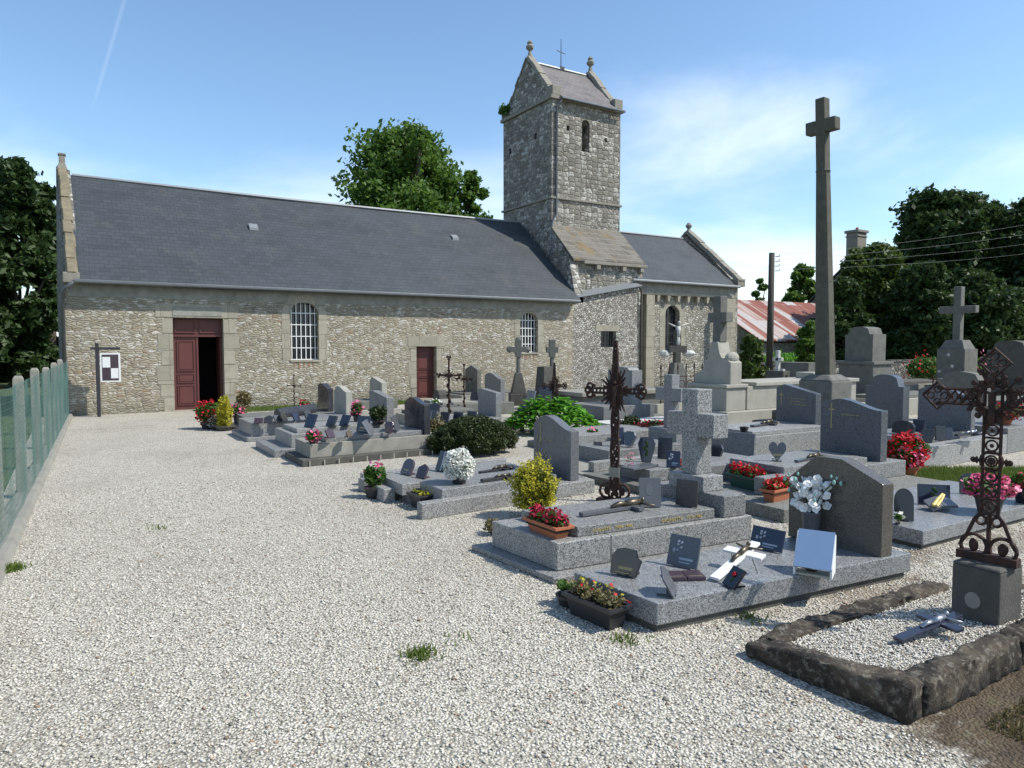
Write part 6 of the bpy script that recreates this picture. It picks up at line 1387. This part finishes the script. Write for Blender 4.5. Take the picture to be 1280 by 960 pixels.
# ---------------------------------------------------------------- middle: bush, leafy plants, plaques
x, y, _ = gp(610, 572); t = thing('conifer_bush', 'dark green rounded spreading conifer bush in the middle of the graves', 'bush', (x+.05, y+.55, 0))
rzb = HEAD-math.pi/2
lb = []
for i in range(26):
    a = i*2.4; r_ = math.sqrt((i+.5)/26); u1, w1_ = math.cos(a)*r_*.60, math.sin(a)*r_*.44; lb.append(((u1*math.cos(rzb)-w1_*math.sin(rzb), u1*math.sin(rzb)+w1_*math.cos(rzb), .15+.30*(1-r_**2.4)+.03*math.sin(i*3.1)), (.20, .20, .17)))
P = crown_points(lb, 60000, .35, rough=.35); P = P[P[:, 2] > .01]; leaf_cloud('foliage', P, .020, M['conifer'], t, aspect=2.4, updir=.5); mb = MB(); mb.tube([(0, 0, 0), (0, 0, .4)], .03, 6); mb.build('stem', M['bark'], t)
x, y, _ = gp(702, 545); t = thing('broad_leaf_plant', 'big clump of bright green broad leaves behind the curved headstone', 'plant', (x+.1, y+.5, 0))
n = 900; a = rng.uniform(0, 6.28, n); r_ = np.sqrt(rng.uniform(0, 1, n)); u1 = np.cos(a)*r_*.92; v1 = np.sin(a)*r_*.60
cxy = np.stack([u1*math.cos(rzb)-v1*math.sin(rzb), u1*math.sin(rzb)+v1*math.cos(rzb), .14+.58*(1-r_**2)*rng.uniform(.55, 1.05, n)+.03], 1)
mb = MB(); 
for i in range(n):
    c = Vector(cxy[i]); o_ = Vector((cxy[i][0], cxy[i][1], 0)); o_ = (o_.normalized() if o_.length > .01 else Vector((1, 0, 0))); yaw = rng.normal()*.8
    o_ = Matrix.Rotation(yaw, 3, 'Z') @ o_; up1 = Vector((0, 0, 1)); d1_ = (o_*.8+up1*rng.uniform(-.7, .5)).normalized(); sd_ = d1_.cross(up1).normalized(); nn = sd_.cross(d1_); L = rng.uniform(.10, .18); W_ = L*.46
    b0 = len(mb.v)
    mb.v += [tuple(c), tuple(c+d1_*L*.45+sd_*W_+nn*L*.12), tuple(c+d1_*L*.5), tuple(c+d1_*L*.45-sd_*W_+nn*L*.12), tuple(c+d1_*L-nn*L*.14)]; mb.f += [(b0, b0+1, b0+2), (b0, b0+2, b0+3), (b0+1, b0+4, b0+2), (b0+2, b0+4, b0+3)]
o = mb.build('leaves', M['brightleaf'], t); at = o.data.attributes.new('rnd', 'FLOAT', 'FACE'); at.data.foreach_set('value', np.repeat(rng.uniform(0, 1, n), 4).astype(np.float32))
mb = MB(); [mb.tube([(0, 0, 0), (cxy[i][0]*.8, cxy[i][1]*.8, cxy[i][2])], .007, 4) for i in range(0, n, 9)]; mb.build('stems', M['leaf'], t)
pot('dry grassy weeds between the mirror headstone and the dark bush', (545, 558), 0, .04, .02, 'concrete_dark', None, .20, .55, n=700, ls=.045, leafy='dryleaf', name='weed', cat='weed')
pot('small pink-flowered plant below the bright green leaves', (742, 560), 0, .09, .12, 'terra', 'pink', .12, .22, n=420, ls=.04, fs=.045, nf=30)
mid = [((533, 527), (545, 528), .30, 14, 'book', 'slateplq', 'pale pages plaque leftmost on the tomb behind the dark bush'), ((550, 530), (560, 531), .30, 15, 'rect', 'navy', 'navy plaque second on the tomb behind the dark bush'), ((566, 530), (577, 531), .30, 15, 'rect', 'navy', 'square navy plaque third on the tomb behind the dark bush'),
       ((583, 529), (594, 530), .30, 15, 'rect', 'darkgran', 'dark plaque against the slanted headstone behind the dark bush')]
for a, b, z_, h, k, m_, lab in mid: plaque(k, lab, a, b, z_, h, m_, 14, 'gold' if m_ == 'navy' else None, .03)
mid = [((536, 514), (549, 515), .31, 11, 'slope', 'darkgran', 'sloping dark plaque with white flowers before the side door'), ((588, 501), (596, 502), .32, 11, 'rect', 'navy', 'blue plaque left of the peaked headstone near the nave'),
       ((598, 503), (604, 501), .32, 12, 'book', 'navy', 'blue and white plaque touching the peaked headstone'), ((658, 500), (668, 501), .32, 12, 'book', 'silver', 'pale blue open-book plaque between the peaked headstone and the trefoil cross'),
       ((646, 521), (660, 522), .16, 14, 'shield', 'navy', 'navy pointed plaque right of the slanted headstone'), ((673, 499), (690, 500), .30, 15, 'rect', 'slateplq', 'large pale grey plaque with steps right of the trefoil cross'),
       ((647, 530), (657, 530), .05, 9, 'rect', 'black', 'small black plaque low on the ground before the pointed navy plaque')]
for a, b, z_, h, k, m_, lab in mid: plaque(k, lab, a, b, z_, h, m_, 14, None, .03)
pot('white and violet flowers on the sloping tomb before the side door', (545, 507), .31, .06, .05, 'plum', 'whitefl', .14, .10, n=160, ls=.04, fs=.045, nf=90)
# tombs H, I, I2, O ornaments
plaque('shield', 'blue shield-shaped plaque with a green plant relief on the low lettered tomb', (797, 577), (819, 578), .257, 31, 'navy', 8, 'green', .04, wmin=.20)
plaque('rect', 'dark plaque behind the shield plaque, half hidden by the thick granite cross', (822, 573), (840, 574), .257, 26, 'darkgran', 12, None, .03)
plaque('rect', 'blue plaque in front of the half-hidden dark one', (833, 584), (850, 585), .257, 20, 'navy', 16, 'silver', .03)
p = gp(798, 585, .257); t = thing('book_plaque', 'flat dark plaque lying on the low lettered tomb', 'memorial plaque', p, R(10), None); mb = MB(); mb.box(-.22, .28, -.10, .10, .002, .028); mb.build('panel', M['slateplq'], t, bevel=.004)
pot('tiny angel figurine with pale pink flowers on the low lettered tomb', (787, 583), .257, .03, .02, 'bronze', 'pink', .06, .14, n=20, ls=.02, fs=.018, nf=60)
trough('orange-red trough of red flowers on the footing behind the thick cross', (853, 597), .22, .15, .12, .10, 90, 'terra', 'red', n=200, fs=.035, fh=.10)
plaque('shield', 'dark faceted plaque on the kerb grave behind the rusty scrolled cross', (779, 556), (793, 558), .285, 17, 'slateplq', 20, None, .05)
plaque('rect', 'tall grey-blue plaque left of the dark faceted one', (765, 556), (780, 556), .285, 21, 'navy', 16, 'gold', .03)
plaque('rect', 'small dark plaque low beside the terracotta flower pot', (742, 561), (752, 562), .20, 9, 'plum', 10, None, .03)
plaque('rect', 'dark tilted plaque right of the thick cross, leftmost of its group', (864, 575), (875, 577), .20, 22, 'darkgran', 14, None, .03)
plaque('shield', 'dark angular plaque with pale edge right of the thick cross', (888, 574), (903, 576), .20, 19, 'darkgran', 12, None, .05)
plaque('rect', 'large blue-grey trapezoid stone at the head of the pale granite tomb', (908, 573), (943, 577), .02, 34, 'gran3', 4, None, .05, stand=False)
pot('dark leafy plant between the plaques right of the thick cross', (879, 575), .10, .06, .06, 'blackpl', None, .09, .16, n=260, ls=.04, leafy='conifer')
pot('trail of red and dark flowers on the whitewashed tomb', (815, 536), .23, .05, .03, 'plum', 'crimson', .28, .12, n=500, ls=.05, fs=.04, nf=160, leafy='conifer')
pot('round dark green box bush in front of the blank broad headstone', (786, 548), 0, .12, .1, 'concrete_dark', None, .22, .36, n=1800, ls=.035, leafy='conifer', name='box_bush', cat='bush')
# on F
trough('dark green trough of red geraniums on the footing left of the heart plaque', (928, 611), .44, .17, .15, .142, 85, 'greenpl', 'red', n=500, fs=.036, fh=.10, loc=(6.58, 5.50))
trough('terracotta trough of red geraniums beside the brown headstone', None, .34, .15, .13, .142, 6, 'terra', 'red', n=400, fs=.038, fh=.10, loc=(6.34, 4.90))
plaque('heart', 'heart-shaped dark stone plaque standing on the wavy-headstone tomb', (961, 576), (982, 577), .412, 28, 'slateplq', 10, 'gold', .05, wmin=.2)
lying_cross('dark metal spray cross lying before the wavy headstone', (995, 578), (1030, 571), .412, 'darkgran', 'bronze', w=.05, t=.02, arm=.09, group=None)
# on G
lying_cross('black metal crucifix lying on the pale granite tomb with the peaked headstone', (940, 534), (970, 530), .432, 'darkgran', 'bronze', w=.08, t=.03, arm=.14, group=None)
pot('tiny black jar on the front corner of the pale granite tomb', (930, 540), .432, .07, .08, 'black', None, .01, .02, n=10, ls=.01, name='jar', cat='jar')
# on D
zd = .172
plaque('dome', 'black arched plaque on the low slab behind the brown headstone', (1117, 650), (1142, 652), zd, 40, 'black', 10, None, .03)
plaque('rect', 'wide navy plaque lying back on the low slab behind the brown headstone', (1147, 630), (1187, 632), zd, 25, 'navy', 10, 'green', .04)
p = gp(1121, 649, zd); pot('cream lily bloom in a small holder in front of the black arched plaque', (1122, 655), zd, .025, .03, 'plum', 'whitefl', .045, .07, n=30, ls=.03, fs=.045, nf=22)
p = gp(1176, 638, zd); t = thing('praying_hands_ornament', 'open stone book with gilded praying hands on the low slab', 'ornament', p, R(-20)); mb = MB()
mb.add([(-.14, -.05, .03), (0, -.06, .06), (0, .09, .12), (-.13, .08, .09), (-.14, -.05, .01), (0, -.06, .04), (0, .09, .10), (-.13, .08, .07)], [(0,1,2,3),(7,6,5,4),(0,4,5,1),(1,5,6,2),(2,6,7,3),(3,7,4,0)])
mb.add([(.002, -.06, .06), (.15, -.05, .05), (.15, .08, .11), (.002, .09, .12), (.002, -.06, .04), (.15, -.05, .03), (.15, .08, .09), (.002, .09, .10)], [(0,1,2,3),(7,6,5,4),(0,4,5,1),(1,5,6,2),(2,6,7,3),(3,7,4,0)])
mb.build('open_book', M['slateplq'], t); mb = MB(); mb.tube([(-.12, -.03, .06), (-.02, .02, .11), (.06, .05, .15)], .018, 7, .012); mb.tube([(-.10, -.05, .06), (0, .0, .10), (.07, .04, .145)], .016, 7, .010); mb.build('hands', M['gold'], t); mb = MB(); [mb.tube([(a_, b_, .05), (a_*1.3, b_*1.2, 0)], .004, 4) for a_, b_ in ((-.1, -.04), (.1, -.04), (.1, .07))]; mb.build('wire_leg', M['silver'], t)
pot('large stone-coloured pot overflowing with bright pink flowers behind the iron cross', (1236, 640), zd, .13, .17, 'concrete_dark', 'pink', .20, .17, n=700, ls=.05, fs=.045, nf=700)
plaque('dome', 'round dark disc plaque behind the pink flowers', (1199, 617), (1222, 618), zd, 26, 'darkgran', 8, None, .03)
pot('dark pot of violet-red flowers at the right edge of the photo', (1282, 628), zd, .12, .16, 'black', 'crimson', .14, .13, n=500, ls=.05, fs=.035, nf=150)
# geraniums between rows, plaques on R
pot('tall bunch of red and pink geraniums in a clay pot right of the wavy headstone', None, .0, .16, .18, 'terra', 'red', .25, .36, n=1300, ls=.06, fs=.05, nf=900, loc=gp(1131, 598))
t = [o for o in COL.objects if o.name.startswith('flower_pot')][-1]; P = crown_points([((-.08, -.08, .32), (.2, .2, .12))], 110, .2); leaf_cloud('pink_blossoms', P, .06, M['pink'], t, aspect=1.0)
zr = .424
for i, (a, b, h, k, m_, lab) in enumerate((((1116, 541), (1142, 545), 17, 'dome', 'darkgran', 'low dark dome plaque, leftmost on the arched-headstone tomb'), ((1141, 538), (1156, 540), 14, 'rect', 'navy', 'dark plaque behind the angular ones on the arched-headstone tomb'),
     ((1140, 554), (1151, 554), 11, 'rect', 'slateplq', 'small plaque with a pale gilded edge on the arched-headstone tomb'), ((1150, 553), (1169, 554), 17, 'shield', 'darkgran', 'angular dark plaque in the middle of the arched-headstone tomb'),
     ((1169, 551), (1181, 551), 18, 'rect', 'darkgran', 'upright black plaque with pale edge right of the angular one'), ((1181, 550), (1190, 550), 15, 'rect', 'navy', 'narrow navy plaque rightmost on the arched-headstone tomb'))):
    plaque(k, lab, a, b, zr, h, m_, 10, None, .04)
lying_cross('dark spray of metal roses lying before the arched headstone', (1195, 546), (1225, 543), zr, 'darkgran', 'silver', w=.06, t=.03, arm=.10, group=None)
pot('red and orange autumn plant on the tomb behind the iron cross', (1256, 530), .42, .12, .10, 'terra', 'red', .34, .25, n=900, ls=.05, fs=.04, nf=260, leafy='dryleaf')
pot('white pot on the pale flat tomb left of the calvary', (948, 491), .5, .1, .12, 'white', None, .02, .04, n=10, ls=.02, name='flower_pot')
# grass strips between the rows, small tufts and fallen leaves
pa = [gp(1118, 606), gp(1300, 606), gp(1300, 588), gp(1118, 588)]
mb = MB(); mb.add([(p[0], p[1], .006) for p in pa], [(0, 1, 2, 3)]); o = mb.build('grass_strip', M['field']); tag(o, kind='structure')
def strip():
    a, b = random.random(), random.random(); p = [pa[0][k]*(1-a)*(1-b)+pa[1][k]*a*(1-b)+pa[2][k]*a*b+pa[3][k]*(1-a)*b for k in (0, 1)]; return p
blades('grass_strip_blades', strip, 16000, .09, M['grass'])
for (c_, n_) in (((527, 820), 160), ((12, 712), 380), ((250, 524), 260), ((575, 800), 12), ((200, 660), 20), ((1010, 690), 60), ((940, 775), 60), ((780, 800), 60)):
    q = gp(*c_); blades('grass_tuft', lambda: (q[0]+random.gauss(0, .05), q[1]+random.gauss(0, .05)), n_, .05, M['grass'])
# moss and weeds on the bare earth, lower right
blades('weeds_on_soil', lambda: (3.6+abs(random.gauss(0, .8)), 1.62-abs(random.gauss(0, .25))), 1500, .035, M['dryleaf'])
n = 420; x = rng.uniform(2.0, 5.0, n); y = rng.uniform(1.3, 3.4, n); k_ = (x+y > 4.0) & ((x+.9*y < 6.6) | (rng.uniform(0, 1, n) > .7)); P = np.stack([x[k_], y[k_], np.full(k_.sum(), .014)], 1); P = P[~((P[:, 0] > 3.0) & (P[:, 1] > 3.1))]
M['deadleaf'] = foliage('dead_leaf', (.10, .04, .02), (.20, .09, .04), (.30, .17, .08), 0)
o = leaf_cloud('fallen_leaves', P[:90], .014, M['deadleaf'], None, updir=3.0); tag(o, kind='stuff')
